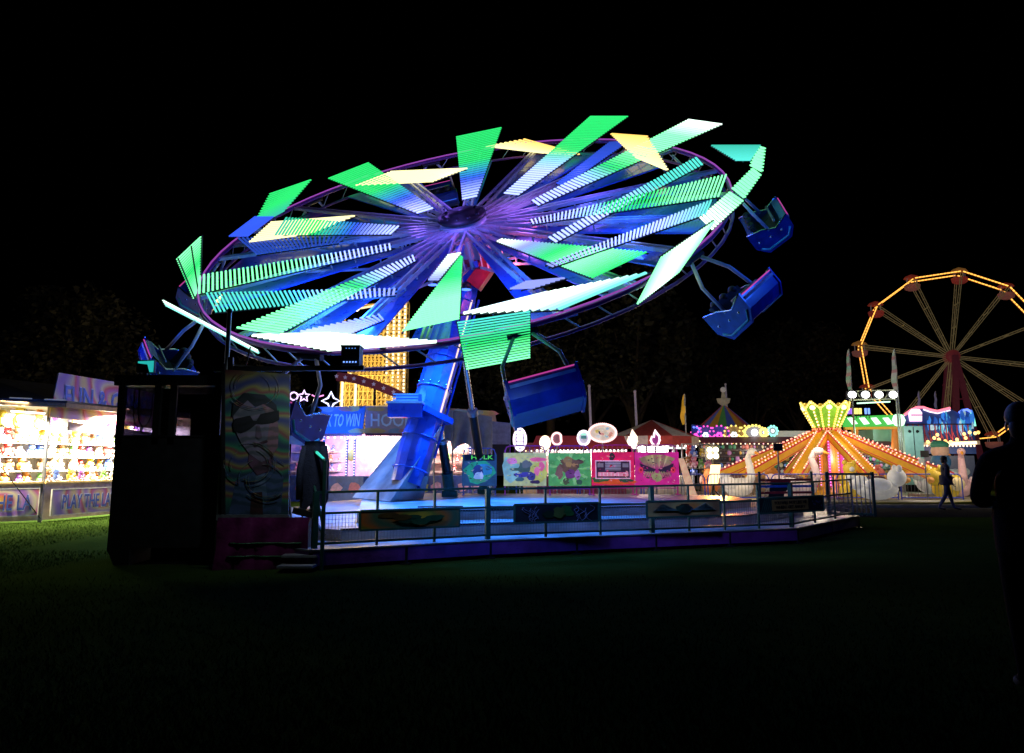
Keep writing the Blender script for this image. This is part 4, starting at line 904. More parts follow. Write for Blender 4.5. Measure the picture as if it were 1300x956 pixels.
c = sum(P, V())/4; X_ = (P[3]-P[0]).normalized(); Z_ = (P[1]-P[0]); Z_ = (Z_-X_*Z_.dot(X_)).normalized(); nn = X_.cross(Z_)
m = MB(); m.prism([P[0], P[3], P[2], P[1]], -nn*.06, 'swirl_fun'); o = single(m, 'roof_sign', 'swirly sign reading FUN & GAMES leaning up from the prize stall roof', 'sign', c)
w_ = (P[3]-P[0]).length; m = MB(); m.text('FUN & GAMES', c+nn*.02, X_, Z_, w_*.84, .62, 'paint', (.5, .55, .8), .003); m.text('FUN & GAMES', c+nn*.035, X_, Z_, w_*.83, .56, 'paint', (.13, .2, .6), .004); m.build('lettering', o)
lamp(o, c+nn*1.6+UP*-.2+V((0, -.6, 0)), 'AREA', 15, (.75, .7, 1), c, .5)
m = MB(); a_ = W(88, 546, 21.6); b_ = W(210, 566, 24.4); m.prism([a_, b_, b_+UP*.36, a_+UP*.22], V((-.05, 0, 0)), 'paint', (.35, .33, .42)); single(m, 'awning_panel', 'pale flap hanging under the FUN & GAMES sign', 'awning flap', a_)
rnd = random.Random(11)
for z, wname in ((.88, 'bottom shelf'), (1.28, 'second shelf'), (1.69, 'third shelf'), (2.10, 'top shelf')):
    toys(R1+UP*z+n2*.2, R2+UP*z+n2*.2, 16, .41, n2, wname+', long back wall, left prize stall', 'soft toys in the left prize stall', rnd)
    toys(R2+UP*z+nb*.22+(Q2-R2).normalized()*.4, Q2+UP*z+nb*.22, 7, .41, nb, wname+', end wall, left prize stall', 'soft toys in the left prize stall', rnd)
toys(R1+UP*2.5+n2*.5, R2+UP*2.5+n2*.5, 9, .62, n2, 'hanging row under the roof, left prize stall', 'soft toys in the left prize stall', rnd)
toys(Q1+UP*1.03-nQ2*.2, Q1.lerp(Q2, .5)+UP*1.03-nQ2*.2, 8, .32, nQ2, 'counter of the left prize stall', 'soft toys in the left prize stall', rnd)

# ------------------------------------------------------------------ middle duck stall
YD = 31.
ds = thing('duck_stall', 'round hook a duck stall with blue lit lettered canopy behind the mast', 'stall', (-5.2, YD+2, 0))
def X2(px, Y): return (px-650)/1020.*Y
corners = [W(352, 590, 32.), W(462, 590, 31.), W(545, 590, 31.6), W(628, 590, 34.)]
corners = [V((p.x, p.y, 0)) for p in corners]
m = MB(); zt, zb = 3.72, 2.62
for i in range(3):
    a_, b_ = corners[i], corners[i+1]; X_ = (b_-a_).normalized(); nn_ = X_.cross(UP)
    colp = [(.03, .12, .42), (.22, .2, .30), (.22, .15, .15)][i]  # blue light on the left panel is put into its colour
    m.prism([a_+UP*zb+nn_*.25, b_+UP*zb+nn_*.25, b_+UP*zt, a_+UP*zt], -nn_*.05, 'softlit', colp)
    m.bar(a_+UP*(zb-.02)+nn_*.26, b_+UP*(zb-.02)+nn_*.26, .04, .10, 'paint', (.3, .05, .08))
    rr = random.Random(i)
    for k in range(8): blob(m, a_.lerp(b_, rr.uniform(.05, .95))+UP*rr.choice([zb+.12, zt-.12])+nn_*.24, X_, UP, .35, .10, 'softlit', rr.choice([(.35, .12, .15), (.3, .25, .12), (.12, .2, .35)]), 8, .3)
ap = V(((corners[0].x+corners[3].x)/2, 35.5, 4.1))
for i in range(3): m.poly([corners[i]+UP*zt, corners[i+1]+UP*zt, ap], 'paint', (.2, .08, .08))
m.build('canopy', ds)
def cant(i, t0, t1, text):
    a_, b_ = corners[i], corners[i+1]; X_ = (b_-a_).normalized(); nn_ = X_.cross(UP); tl = ((UP*(zt-zb))-nn_*.25).normalized()
    c = a_.lerp(b_, (t0+t1)/2)+UP*(zt+zb)/2+nn_*.155; w_ = (b_-a_).length*(t1-t0)
    m = MB(); m.text(text, c, X_, tl, w_, .52, 'softlit', (.30, .46, .75), .01); m.build('lettering', ds)  # letter colour carries the blue light too
cant(0, .34, .96, 'A DUCK TO WIN'); cant(1, .08, .95, 'HOOK A'); cant(2, .05, .95, 'DUCK')
m = MB()
for i in range(3):
    a_, b_ = corners[i], corners[i+1]; m.poly([a_+V((0, 1.9, 0)), b_+V((0, 1.9, 0)), b_+V((0, 1.9, 2.7)), a_+V((0, 1.9, 2.7))], 'paint', [(.6, .35, .5), (.75, .62, .6), (.7, .45, .42)][i])
m.build('back_wall', ds)
m = MB()
for i in range(3):
    a_, b_ = corners[i], corners[i+1]; X_ = (b_-a_).normalized(); nn_ = X_.cross(UP); m.prism([a_, b_, b_+UP*1.0, a_+UP*1.0], -nn_*.3, 'paint', (.06, .12, .45))
    for k in range(5): blob(m, a_.lerp(b_, .1+.2*k)+UP*.55+nn_*.01, X_, UP, .25, .2, 'paint', random.choice([(.8, .2, .3), (.8, .7, .2), (.3, .5, .9), (.9, .5, .7)]), 9, .3)
m.build('counter', ds)
m = MB()
for z in (1.15, 1.55, 1.95): m.bar(corners[0]+V((.2, 1.55, z)), corners[2]+V((0, 1.55, z)), .35, .03, 'paint', (.5, .4, .35)); m.bar(corners[2]+V((0, 1.55, z)), corners[3]+V((0, 1.4, z)), .35, .03, 'paint', (.5, .4, .35))
m.build('shelf', ds)
for px in (407, 437, 447, 596):
    m = MB(); x = X2(px, 31.2); m.tube((x, 31.4, 0), (x, 31.4, 2.65), .05, 'paint', (.15, .15, .6))
    for k in range(18): m.dot((x, 31.33, .75+.105*k), .028, (1.8, 1.8, 2.2))
    m.build('lit_post', ds)
m = MB()
for i in range(3):
    for k in range(13): m.dot(corners[i].lerp(corners[i+1], (k+.5)/13)+V((0, .1, 2.5)), .05, (2.4, 2.1, 1.9))
m.build('canopy_lights', ds)
lamp(ds, (X2(420, 32), 31.7, 2.5), 'AREA', 140, (1, .7, .78), (X2(420, 32), 32.6, 1), 1.)
lamp(ds, (X2(490, 32), 31.7, 2.5), 'AREA', 190, (1, .82, .78), (X2(490, 32), 32.6, 1), 1.)
lamp(ds, (X2(590, 33), 32.9, 2.5), 'AREA', 240, (1, .78, .72), (X2(590, 33), 33.9, 1), 1.)
lamp(ds, (X2(400, 30), 28.9, 2.2), 'SPOT', 900, (.02, .2, 1), (X2(410, 31), 31.5, 3.2), .2, 90, .6)  # added spot before the stall, washes the canopy blue
rnd = random.Random(21)
for z, wn in ((1.18, 'lowest'), (1.58, 'middle'), (1.98, 'top')):
    toys(corners[0]+V((.3, 1.5, z)), corners[2]+V((0, 1.5, z)), 13, .32, (0, -1, 0), f'{wn} shelf, duck stall left of the mast', 'soft toys in the duck stall', rnd)
    toys(corners[2]+V((.4, 1.5, z)), corners[3]+V((0, 1.35, z)), 6, .32, (0, -1, 0), f'{wn} shelf, duck stall right of the mast', 'soft toys in the duck stall', rnd)
for i, (px, py, col, nm) in enumerate(((401, 566, (.95, .2, .3), 'red'), (412, 572, (.95, .5, .45), 'salmon'), (446, 578, (.95, .7, .2), 'golden'), (398, 578, (.9, .35, .6), 'pink'))):
    m = MB(); p = W(px, py, 31.6); m.ball(p, .2, 'glow_paint', col, 12, 9, (1, 1, 1.15)); m.tube(p-UP*.22, p-UP*.5, .006, 'rubber', n=4)
    single(m, 'balloon', f'{nm} balloon hanging under the duck stall canopy', 'balloon', p)
# neon shapes on the canopy
def star_pts(p, r, n=5, Y=0.):
    return [p+V((math.cos(PI/2+PI*i/n)*(r if i % 2 == 0 else r*.45), 0, math.sin(PI/2+PI*i/n)*(r if i % 2 == 0 else r*.45))) for i in range(2*n)]
def neon(pts, r, col, lab, closed=True, extra=None, Yb=.06):
    m = MB(); m.path(pts, r, 'bulb', col, closed=closed, n=6)
    if extra: extra(m)
    c = sum(pts, V())/len(pts); m.tube(c+V((0, .02, 0)), (c.x, c.y+.03, 3.6), .02, 'dark_metal', n=5)
    return single(m, 'neon_shape', lab, 'neon light', c, 'neon shapes over the duck stall')
NP = (1.6, 1.1, 1.9)
neon([W(373+5*math.cos(t), 503+5*math.sin(t), 31.5) for t in [i*.6 for i in range(11)]], .035, NP, 'round white neon ring at the left end of the duck stall canopy')
neon(star_pts(W(386, 503, 31.5), .24), .035, NP, 'small white neon star standing on the duck stall canopy')
neon([W(396+i*3, 501.5+1.6*math.sin(i*.8)+i*.3, 31.5) for i in range(6)], .03, (1.6, .5, 1.2), 'pink neon wave between the two stars on the duck stall canopy', False)
neon(star_pts(W(420, 509, 31.2), .36, 4), .04, (1.5, 1.5, 2.2), 'tall four pointed neon star at the right end of the pink wave')

# ------------------------------------------------------------------ lit lattice tower and track
YT = 46.
tw = thing('lattice_tower', 'tall golden lit lattice tower ride behind the duck stall', 'tower ride', (X2(480, YT), YT, 0))
def lattice(xa, xb, za, zb, nx, nz, y, mm, dpt=1.2, zl=None, c=(1, 1, 1)):
    m = MB()
    for yy in (y, y+dpt):
        for i in range(nx+1):
            x = xa+(xb-xa)*i/nx; z1 = zb if zl is None else zl+(zb-zl)*i/nx; m.bar((x, yy, za), (x, yy, z1), .07, .07, mm, c, up=V((0, 1, 0)))
        for j in range(nz+1):
            z = za+(zb-za)*j/nz
            x_0 = xa if zl is None or z <= zl else xa+(xb-xa)*(z-zl)/(zb-zl)
            if xb-x_0 > .05: m.bar((x_0, yy-.04, z), (xb, yy-.04, z), .06, .06, mm, c)
            if j < nz and yy == y:
                for i in range(nx):
                    x0_ = xa+(xb-xa)*i/nx; x1_ = xa+(xb-xa)*(i+1)/nx
                    if zl is not None and z > zl+(zb-zl)*i/nx: continue
                    m.bar((x0_, yy+.05, z), (x1_, yy+.05, z+(zb-za)/nz), .04, .04, mm, c)
    for i in range(nx+1):
        x = xa+(xb-xa)*i/nx
        for j in range(0, nz+1, 2):
            z = za+(zb-za)*j/nz; z1 = zb if zl is None else zl+(zb-zl)*i/nx
            if z <= z1: m.bar((x, y, z), (x, y+dpt, z), .05, .05, mm, c)
    return m
xa = X2(482, YT); xb = X2(511, YT); zz = lambda py: W(600, py, YT).z
m = lattice(xa, xb, 0, zz(380), 4, 34, YT, 'tower_paint')
m.box(((xa+xb)/2, YT+.9, (zz(410)+zz(515))/2), (xb-xa-.1, .05, zz(410)-zz(515)), 'tower_paint'); m.build('lift_column', tw)
m = lattice(X2(436, YT), X2(481, YT), 0, zz(402), 9, 30, YT+.1, 'tower_paint', 1.0, zz(432)); m.build('side_frame', tw)
m = lattice(X2(430, YT), X2(506, YT), 0, zz(478), 13, 14, YT-.5, 'tower_paint', .5); m.build('lower_frame', tw)
m = MB()
for px in (487, 495, 502, 509.5):
    x = X2(px, YT); k = 0
    z = zz(512)
    while z < zz(380): m.box((x, YT-.12, z), (.10, .06, .14), 'bulb', (2.2, 1.7, 1.1)); z += .22
m.build('light_strip', tw, kind='stuff')
m = MB()
for px, py0, py1 in ((433, 478, 520), (450, 482, 520)):
    m.tube((X2(px, YT), YT-.7, zz(py0)), (X2(px, YT), YT-.7, zz(py1)), .07, 'bulb', (2.2, 1.7, 1.0))
m.tube((X2(442, YT), YT-.7, zz(476)), (X2(450, YT), YT-.7, zz(483)), .07, 'bulb', (2.2, 1.7, 1.0)); m.build('light_tube', tw)
m = MB(); p = W(453, 392, YT); m.ball(p, .16, 'bulb', (3, 2.6, 1.8)); m.tube(p, W(477, 388, YT), .06, 'bulb', (1.5, 1.1, .6)); m.tube(W(440, 388, YT), W(480, 386, YT), .05, 'tower_paint'); m.tube(W(438, 387, YT), W(438, 440, YT), .05, 'tower_paint'); m.build('top_lamp', tw)
lamp(tw, (X2(470, YT), YT-3.5, zz(470)), 'POINT', 600, (1, .66, .18), None, .5)  # warm lamps added in front, without fixtures, to light the lattice
lamp(tw, (X2(500, YT), YT-3, zz(400)), 'POINT', 500, (1, .75, .35), None, .5)
lamp(tw, (X2(445, YT), YT-3, zz(500)), 'POINT', 380, (1, .7, .2), None, .5)
# star-studded dark red canopy edge
Yc = 38.; m = MB(); pts = [(428, 478), (450, 481), (475, 488), (500, 498), (525, 511), (548, 528)]
ps = [W(x, y, Yc) for x, y in pts]; vs = []
tr = thing('swing_canopy', 'dark red curved canopy edge studded with pale stars in front of the lit tower', 'canopy', (ps[2].x, Yc, 0))
for p, q in zip(ps, ps[1:]): m.bar(p, q, .2, .42, 'softlit', (.18, .03, .05))
m.build('rounding_board', tr)
m = MB()
for i in range(11):
    t = i/2; j = min(int(t), 4); p = ps[j].lerp(ps[j+1], t-j)+V((0, -.13, 0)); m.poly(star_pts(p, .12), 'softlit', (.55, .5, .75))
m.build('stars', tr)
m = MB()
for i in (0, 2, 4): m.tube(ps[i]+V((0, .2, 0)), (ps[i].x, Yc+.2, 0), .06, 'dark_metal')
m.build('post', tr)
def tent(px, pyt, pyb, half, Y, cols, lab, mm='cloth', n=4, ph=PI/4, wall=True, name='tent'):
    o = thing(name, lab, 'tent', (X2(px, Y), Y, 0)); t = W(px, pyt, Y); b = W(px, pyb, Y); m = MB(); r = half/1020*Y
    m.cone((t.x, Y+r, b.z), r*1.41 if n == 4 else r, .03, t.z-b.z, mm, cols, n, ph=ph); m.build('roof', o)
    return o, t, b, r
tent(507, 507, 527, 30, 35., [(.03, .01, .015), (.05, .02, .02)], 'small dark peaked tent in front of the golden tower')
tent(540, 512, 524, 16, 36., [(.02, .01, .01), (.03, .015, .01)], 'smaller dark peaked tent right of the other dark tent')
# grey tarpaulin draped right of the mast
m = MB(); nc, nr = 22, 10; vs = []
for j in range(nr+1):
    for i in range(nc+1):
        u = i/nc; v = j/nr; px = 552+72*u; top = 517+12*u; bot = (571+8*math.sin(u*9)) if u > .3 else 560
        p = W(px, top+(bot-top)*v, 30.); p.y += .25*math.sin(u*22+v*3)*v; vs.append(p)
m.add(vs, [(j*(nc+1)+i, (j+1)*(nc+1)+i, (j+1)*(nc+1)+i+1, j*(nc+1)+i+1) for j in range(nr) for i in range(nc)], 'tarp_grey', smooth=True)
for i in (0, 7, 15, 22): m.tube(vs[i], (vs[i].x, vs[i].y+.1, 0), .03, 'galvanised')
single(m, 'tarpaulin', 'creased grey tarpaulin sheet hung on poles right of the leaning mast', 'tarpaulin', (X2(590, 30), 30, 0))
m = MB(); p = W(645, 545, 32); 
m.prism([p+V((-.9, 0, -.6)), p+V((.1, 0, -.6)), p+V((.1, 0, .25)), p+V((-.9, 0, .35))], (0, 1.2, 0), 'paint', (.35, .4, .55)); m.box(p+V((-.4, .6, -1.2)), (.9, 1.1, 1.3), 'black_paint'); m.tube(p+V((-.8, .2, -.6)), (p.x-.8, p.y+.2, 0), .04, 'dark_metal'); m.tube(p+V((0, .2, -.6)), (p.x, p.y+.2, 0), .04, 'dark_metal')
single(m, 'ticket_hut', 'small pale blue ticket hut right of the tarpaulin', 'hut', (p.x, p.y, 0))

# ------------------------------------------------------------------ neon kiosks in the middle
ks = thing('sweet_kiosk', 'low sweet kiosk with glowing neon shapes on its red roof, behind the posters', 'kiosk', (X2(730, 31), 31, 0))
m = MB(); xa, xb = X2(682, 31), X2(795, 31)
m.box(((xa+xb)/2, 32.4, 1.0), (xb-xa, .1, 2.), 'paint', (.6, .5, .48)); m.box(((xa+xb)/2, 31, .5), (xb-xa, .3, 1.), 'paint', (.5, .1, .15)); m.build('counter', ks)
m = MB(); m.prism([(xa-.2, 30.7, 2.05), (xb+.2, 30.7, 2.05), (xb, 31.6, 2.5), (xa, 31.6, 2.5)], (0, .1, .08), 'softlit', (.4, .04, .05)); m.build('roof', ks)
m = MB(); rr = random.Random(5)
for k in range(34): x = xa+.1+(xb-xa-.2)*k/34; m.box((x, 31.2, 1.25+rr.uniform(0, .1)), (.08, .08, rr.uniform(.25, .5)), 'glow_paint', rr.choice([(.9, .3, .3), (.9, .8, .5), (.3, .5, .9), (.9, .9, .9), (.9, .4, .7), (.05, .05, .05)]))
m.build('jar_display', ks)
m = MB()
for k in range(24): m.dot((xa+(xb-xa)*k/23, 30.8, 1.98), .05, (2.2, 2., 1.8))
for x_, s_ in ((755, .5), (690, .4), (722, .3)): m.bar((X2(x_, 31)-s_, 30.9, 1.85), (X2(x_, 31)+s_, 30.9, 1.85), .05, .1, 'bulb', (2.6, 2.4, 2.2))
m.build('strip_light', ks)
lamp(ks, ((xa+xb)/2, 31.4, 1.9), 'AREA', 160, (1, .85, .8), ((xa+xb)/2, 31.8, 1.), 1.4)
def sign_lolly(px, py, rx, rz, Y, col, lab, rim=None, face=None, marks=None, n=20, shape=None, dotted=False):
    c = W(px, py, Y); k = Y/1020; m = MB()
    pts = [c+V((math.cos(2*PI*i/n)*rx*k, 0, math.sin(2*PI*i/n)*rz*k)) for i in range(n)] if shape is None else [c+V((x*rx*k, 0, z*rz*k)) for x, z in shape]
    m.prism([p+V((0, .02, 0)) for p in pts], (0, .10, 0), 'glow_paint', face or (.7, .5, .5), side='dark_metal')
    if dotted:
        for p in pts: m.dot(p, dotted, col)
    else: m.path(pts, .045, 'bulb', col, closed=True, n=6)
    if marks: marks(m, c, k)
    m.tube(c+V((0, .08, -rz*k)), (c.x, c.y+.08, .0), .03, 'galvanised')
    return single(m, 'neon_sign', lab, 'neon sign', (c.x, c.y, 0), 'neon signs on poles')
def mk_film(m, c, k):
    for i in range(5):
        m.box(c+V((0, -.01, (9-4.6*i)*k)), (8*k, .02, 3.2*k), 'bulb', (2.4, 2.2, 2.4))
sign_lolly(660, 558, 7.5, 14, 29, (1.8, 1.5, 1.9), 'upright white glowing sign with banded panels right of the hut', face=(.3, .25, .4), marks=mk_film)
def mk_blob(m, c, k):
    for i in range(26): m.ball(c+V((math.cos(i*2.4)*math.sqrt(i/26)*6*k, -.04, math.sin(i*2.4)*math.sqrt(i/26)*8*k)), 1.0*k, 'bulb', (3, 2.6, 2), 6, 4)
sign_lolly(692, 562, 6, 8, 30, (2, 1.7, 1.2), 'blazing white round neon cluster, leftmost on the sweet kiosk', marks=mk_blob)
sign_lolly(707, 557, 6.5, 7.5, 30, (1.9, 1.1, 1.1), 'pink rimmed neon ring, second from the left on the sweet kiosk', face=(.3, .12, .14), shape=[(math.cos(t), math.sin(t)) for t in [R(40)+i*.28 for i in range(19)]])
def mk_cup(m, c, k): m.box(c+V((0, -.01, 1*k)), (7*k, .02, 4*k), 'glow_paint', (.1, .3, .3)); m.box(c+V((0, -.015, 4.5*k)), (6*k, .02, 1.5*k), 'bulb', (.4, 1.4, .8))
sign_lolly(741, 556, 7.5, 9, 30, (1.9, 1.6, 1.9), 'rounded white neon sign with a dark band left of the oval sign', face=(.7, .65, .75), marks=mk_cup)
def mk_oval(m, c, k):
    rr = random.Random(9)
    for i in range(12): blob(m, c+V((rr.uniform(-11, 11)*k, .0-.002*i, rr.uniform(-6, 6)*k)), XX, UP, 3*k, 2*k, 'glow_paint', rr.choice([(.9, .8, .6), (.9, .4, .3), (.9, .7, .2), (.5, .7, .8), (.9, .9, .85)]), 8, .4)
    m.bar(c+V((-5*k, -.04, 2*k)), c+V((-3*k, -.04, -2*k)), .02, .05, 'paint', (.05, .05, .3))
sign_lolly(765, 549.5, 17.5, 11.5, 30, (1.9, 1.1, 1.1), 'large oval sign ringed by pink bulbs above the red poster', face=(.9, .75, .6), marks=mk_oval, n=44, dotted=.045)
flame = [(0, 1), (.35, .55), (.75, .2), (.8, -.3), (.5, -.8), (0, -1), (-.5, -.8), (-.85, -.3), (-.6, .2), (-.3, .1), (-.2, .5)]
def mk_fl(m, c, k):
    for i in range(26): m.ball(c+V((math.cos(i*2.4)*math.sqrt(i/26)*5*k, -.04, (math.sin(i*2.4)*math.sqrt(i/26)*7-1.5)*k)), 1.1*k, 'bulb', (3, 2.6, 2), 6, 4)
sign_lolly(803, 557, 7, 11, 30, (2.2, 1.6, 1.2), 'blazing white flame shaped neon in front of the red and white tent', shape=flame, marks=mk_fl)
sign_lolly(832, 556, 7, 10, 30, (1.9, 1.5, 1.6), 'outlined neon flame with purple middle in front of the striped tent', shape=flame, face=(.35, .05, .25))

# ------------------------------------------------------------------ red and white tent
o, t, b, r = tent(838, 530, 553, 62, 33., [(.42, .04, .03), (.60, .57, .52), (.42, .04, .03)], 'red and white conical tent over a prize stall right of the posters', n=12, ph=R(15))
m = MB(); n = 12
for i in range(n):
    a0 = 2*PI*i/n+R(15); a1 = 2*PI*(i+1)/n+R(15)
    P0 = V((t.x+r*math.sin(a0), 33+r+r*math.cos(a0), b.z)); P1 = V((t.x+r*math.sin(a1), 33+r+r*math.cos(a1), b.z)); m.poly([P0, P1, P1*1.0-UP*.38, P0-UP*.38], 'cloth', (.40, .05, .04) if i % 3 else (.5, .45, .4))
m.build('valance', o)
for a0 in (-.9, -.3, .3, .9):
    m = MB(); x = t.x+r*.95*math.sin(a0); y = 33+r-r*.95*math.cos(a0); m.tube((x, y, 0), (x, y, b.z-.1), .05, 'galvanised'); m.build('post', o)
m = MB(); m.lathe((t.x, 33+r, 0), [(r*.86, 0), (r*.86, .95), (r*.7, .97), (r*.7, .9)], 'paint', (.7, .6, .55), 20); m.build('counter', o)
m = MB(); m.lathe((t.x, 33+r, .95), [(.7, 0), (.7, 1.3), (.2, 1.35)], 'paint', (.8, .75, .7), 14); m.build('centre_column', o)
m = MB()
for k in range(26): a0 = -1.5+3.*k/25; m.dot((t.x+r*.93*math.sin(a0), 33+r-r*.93*math.cos(a0), b.z-.42), .05, (2.3, 2.1, 1.9))
for a0 in (-.5, 0., .5): x = t.x+r*.8*math.sin(a0); y = 33+r-r*.8*math.cos(a0); m.bar((x-.35, y, b.z-.5), (x+.35, y, b.z-.5), .06, .07, 'bulb', (2.6, 2.5, 2.4))
m.build('canopy_lights', o, kind='stuff')
lamp(o, (t.x, 33.9, b.z-.5), 'AREA', 260, (1, .92, .85), (t.x, 34.1, .8), 1.5)
lamp(o, (t.x-1, 31.6, 2.2), 'POINT', 45, (1, .7, .6), None, .3); lamp(o, (t.x+1, 31.2, 3.1), 'POINT', 30, (1, .7, .6), None, .3)
rnd = random.Random(31)
toys((t.x-1.6, 33.4, 1.0), (t.x+1.6, 33.4, 1.0), 9, .34, (0, -1, 0), 'counter of the red and white tent', 'soft toys in the striped tent', rnd)
toys((X2(872, 32.6), 32.6, 1.75), (X2(903, 32.6), 32.6, 1.75), 4, .42, (0, -1, 0), 'upper row of the metal prize rack', 'soft toys in the striped tent', rnd)
toys((X2(870, 32.6), 32.6, 1.3), (X2(903, 32.6), 32.6, 1.3), 4, .42, (0, -1, 0), 'lower row of the metal prize rack', 'soft toys in the striped tent', rnd)
m = MB(); xa, xb = X2(868, 32.8), X2(907, 32.8)
for x in (xa, xb): m.tube((x, 32.8, 0), (x, 32.8, 2.3), .04, 'galvanised')
for z in (1.28, 1.73, 2.28): m.bar((xa, 32.8, z), (xb, 32.8, z), .25, .03, 'galvanised')
single(m, 'prize_rack', 'metal prize rack full of soft toys right of the red and white tent', 'rack', (xa, 32.8, 0))
# leaning lit board and blazing lamp
m = MB(); a_ = W(864, 582, 24); b_ = W(878, 622, 24)
m.prism([a_+V((-.06, 0, 0)), a_+V((.10, 0, 0)), b_+V((.16, 0, -.15)), b_+V((-.10, 0, -.15))], (0, .06, 0), 'glow_paint', (.95, .6, .35)); m.bar(a_+V((0, .05, 0)), V((a_.x+.1, 24.5, .62)), .03, .03, 'galvanised')
single(m, 'leaning_board', 'orange lit board leaning beside the last magenta poster', 'board', b_)
fl = thing('flood_lamp', 'blazing warm floodlight on a stand left of the yellow arm ride', 'floodlight', (X2(905, 30.5), 30.5, 0))
m = MB(); p = W(905, 575, 30.5); m.tube((p.x, p.y+.1, 0), p+V((0, .1, 0)), .04, 'dark_metal'); 
for k in range(3): a0 = k*2.1; m.tube((p.x, p.y+.1, .5), (p.x+.5*math.cos(a0), p.y+.1+.5*math.sin(a0), 0), .025, 'dark_metal')
m.build('stand', fl)
m = MB(); m.box(p+V((0, .1, 0)), (.52, .12, .52), 'dark_metal')
for qx in (-1, 1):
    for qz in (-1, 1): m.ball(p+V((qx*.12, 0, qz*.12)), .105, 'bulb', (7, 6, 3.2), 12, 8, (1, .4, 1))
m.box(p+V((0, .05, .30)), (.5, .2, .02), 'dark_metal'); m.build('lamp_head', fl)
lamp(fl, p+V((0, -.5, .1)), 'SPOT', 1500, (1, .30, .05), (4.9, 18.2, .5), .25, 24, .9)  # narrow orange spot added to stand for the lamp's reflection on the deck
lamp(fl, p+V((0, -.4, 0)), 'POINT', 120, (1, .75, .4), None, .25)
m = MB(); a_ = W(907, 590, 30); k = 30/1020
m.prism([a_+V((-8*k, 0, -24*k)), a_+V((4*k, 0, -24*k)), a_+V((8*k, 0, 0)), a_+V((-4*k, 0, 0))], (0, .08, 0), 'bulb', (3.2, 2.1, .9)); m.bar(a_+V((0, .1, 0)), V((a_.x, 30.6, 0)), .04, .04, 'dark_metal')
single(m, 'glowing_panel', 'glowing white and orange slanted panel below the blazing floodlight', 'light panel', a_-UP*.8)

# ------------------------------------------------------------------ carousel with striped cone roof
YC = 45.; kc = YC/1020
ca = thing('carousel', 'small carousel with multicoloured striped cone roof and bulb lit scalloped boards', 'carousel', (X2(930, YC), YC, 0))
t = W(930, 512, YC); b = W(930, 547, YC); r = 43*kc
m = MB(); cc_ = [(.32, .14, .02), (.04, .06, .25), (.05, .18, .05), (.30, .16, .02), (.06, .08, .28), (.22, .04, .05)]
m.cone((t.x, YC+r, b.z), r, .12, t.z-b.z, 'softlit', cc_, 18); m.build('roof', ca)
m = MB(); m.lathe((t.x, YC+r, t.z), [(.12, 0), (.35, .18), (.42, .42), (.15, .38), (.12, .6), (.08, .8)], 'softlit', (.35, .3, .22), 12); m.ball((t.x, YC+r, t.z+.95), .17, 'softlit', (.55, .5, .5)); m.build('finial', ca)
for k in range(7):
    a0 = -1.25+k*.415; x = t.x+r*math.sin(a0); y = YC+r-r*math.cos(a0); m = MB(); c_ = V((x, y, b.z-.25)); X_ = V((math.cos(a0), math.sin(a0), 0)); nn_ = X_.cross(UP)
    pts = [c_+X_*math.cos(q)*.58+UP*(math.sin(q)*.55 if math.sin(q) > 0 else math.sin(q)*.12) for q in [i*PI/7 for i in range(14)]]
    m.prism(pts, -nn_*.06, 'glow_paint', (.05, .04, .25) if k < 3 else (.25, .16, .05))
    pc = (2.0, .15, 1.0) if k < 3 else (2.0, 1.5, .3)
    for q in pts: m.dot(q+nn_*.05, .055, pc)
    for q in range(6): m.dot(c_+nn_*.08+X_*.13*math.cos(q)+UP*.13*math.sin(q), .08, (1.9, 2.3, 2.4) if k % 2 else pc)
    m.build('scallop_board', ca)
m = MB()
for k in range(40): a0 = -1.5+3*k/39; m.dot((t.x+r*math.sin(a0), YC+r-r*math.cos(a0), b.z-.55), .05, (2.1, 1.8, 1.))
m.build('eave_lights', ca)
for k in range(5):
    a0 = -1.1+k*.55; x = t.x+r*.9*math.sin(a0); y = YC+r-r*.9*math.cos(a0); m = MB(); m.tube((x, y, .3), (x, y, b.z-.5), .05, 'ride_yellow'); m.build('pole', ca)
m = MB(); m.lathe((t.x, YC+r, 0), [(r, 0), (r, .3), (0, .3)], 'paint', (.4, .3, .3), 20); m.lathe((t.x, YC+r, .3), [(.5, 0), (.5, b.z-.8)], 'paint', (.6, .5, .5), 10); m.build('base', ca)
lamp(ca, (t.x, YC-.6, 2.2), 'POINT', 130, (1, .7, .6), None, .3)
# second bulb-lit boards, right of the carousel
m = MB(); sb = thing('bulb_sign', 'arched sign outlined by yellow bulbs with a teal star, right of the carousel', 'lit sign', (X2(962, 40), 40, 0)); k = 40/1020.
for (px, py, rr_, cl, n) in ((958, 549, 13, (2, 1.6, .3), 18), (970, 549, 5, (2, 1.6, .4), 10), (981, 547, 6, (.5, 1.9, 1.4), 10)):
    c = W(px, py, 40)
    for i in range(n): a0 = 2*PI*i/n; m.dot(c+V((math.cos(a0)*rr_*k, 0, math.sin(a0)*min(rr_, 9)*k)), .07, cl)
    m.ball(c, rr_*.35*k, 'bulb', (2.2, 2.3, 2.4), 8, 6, (1, .4, 1)); m.prism([c+V((math.cos(2*PI*i/12)*rr_*k, .06, math.sin(2*PI*i/12)*min(rr_, 9)*k)) for i in range(12)], (0, .05, 0), 'glow_paint', (.3, .3, .35))
m.build('bulb_board', sb)
m = MB(); m.bar(W(940, 560, 40), W(988, 560, 40), .1, .06, 'bulb', (2.2, 1.8, 1.1)); m.build('strip_light', sb)
m = MB(); m.tube((X2(943, 40), 40.1, 0), (X2(943, 40), 40.1, 2.6), .07, 'ride_yellow'); m.tube((X2(985, 40), 40.1, 0), (X2(985, 40), 40.1, 2.6), .07, 'galvanised'); m.build('post', sb)
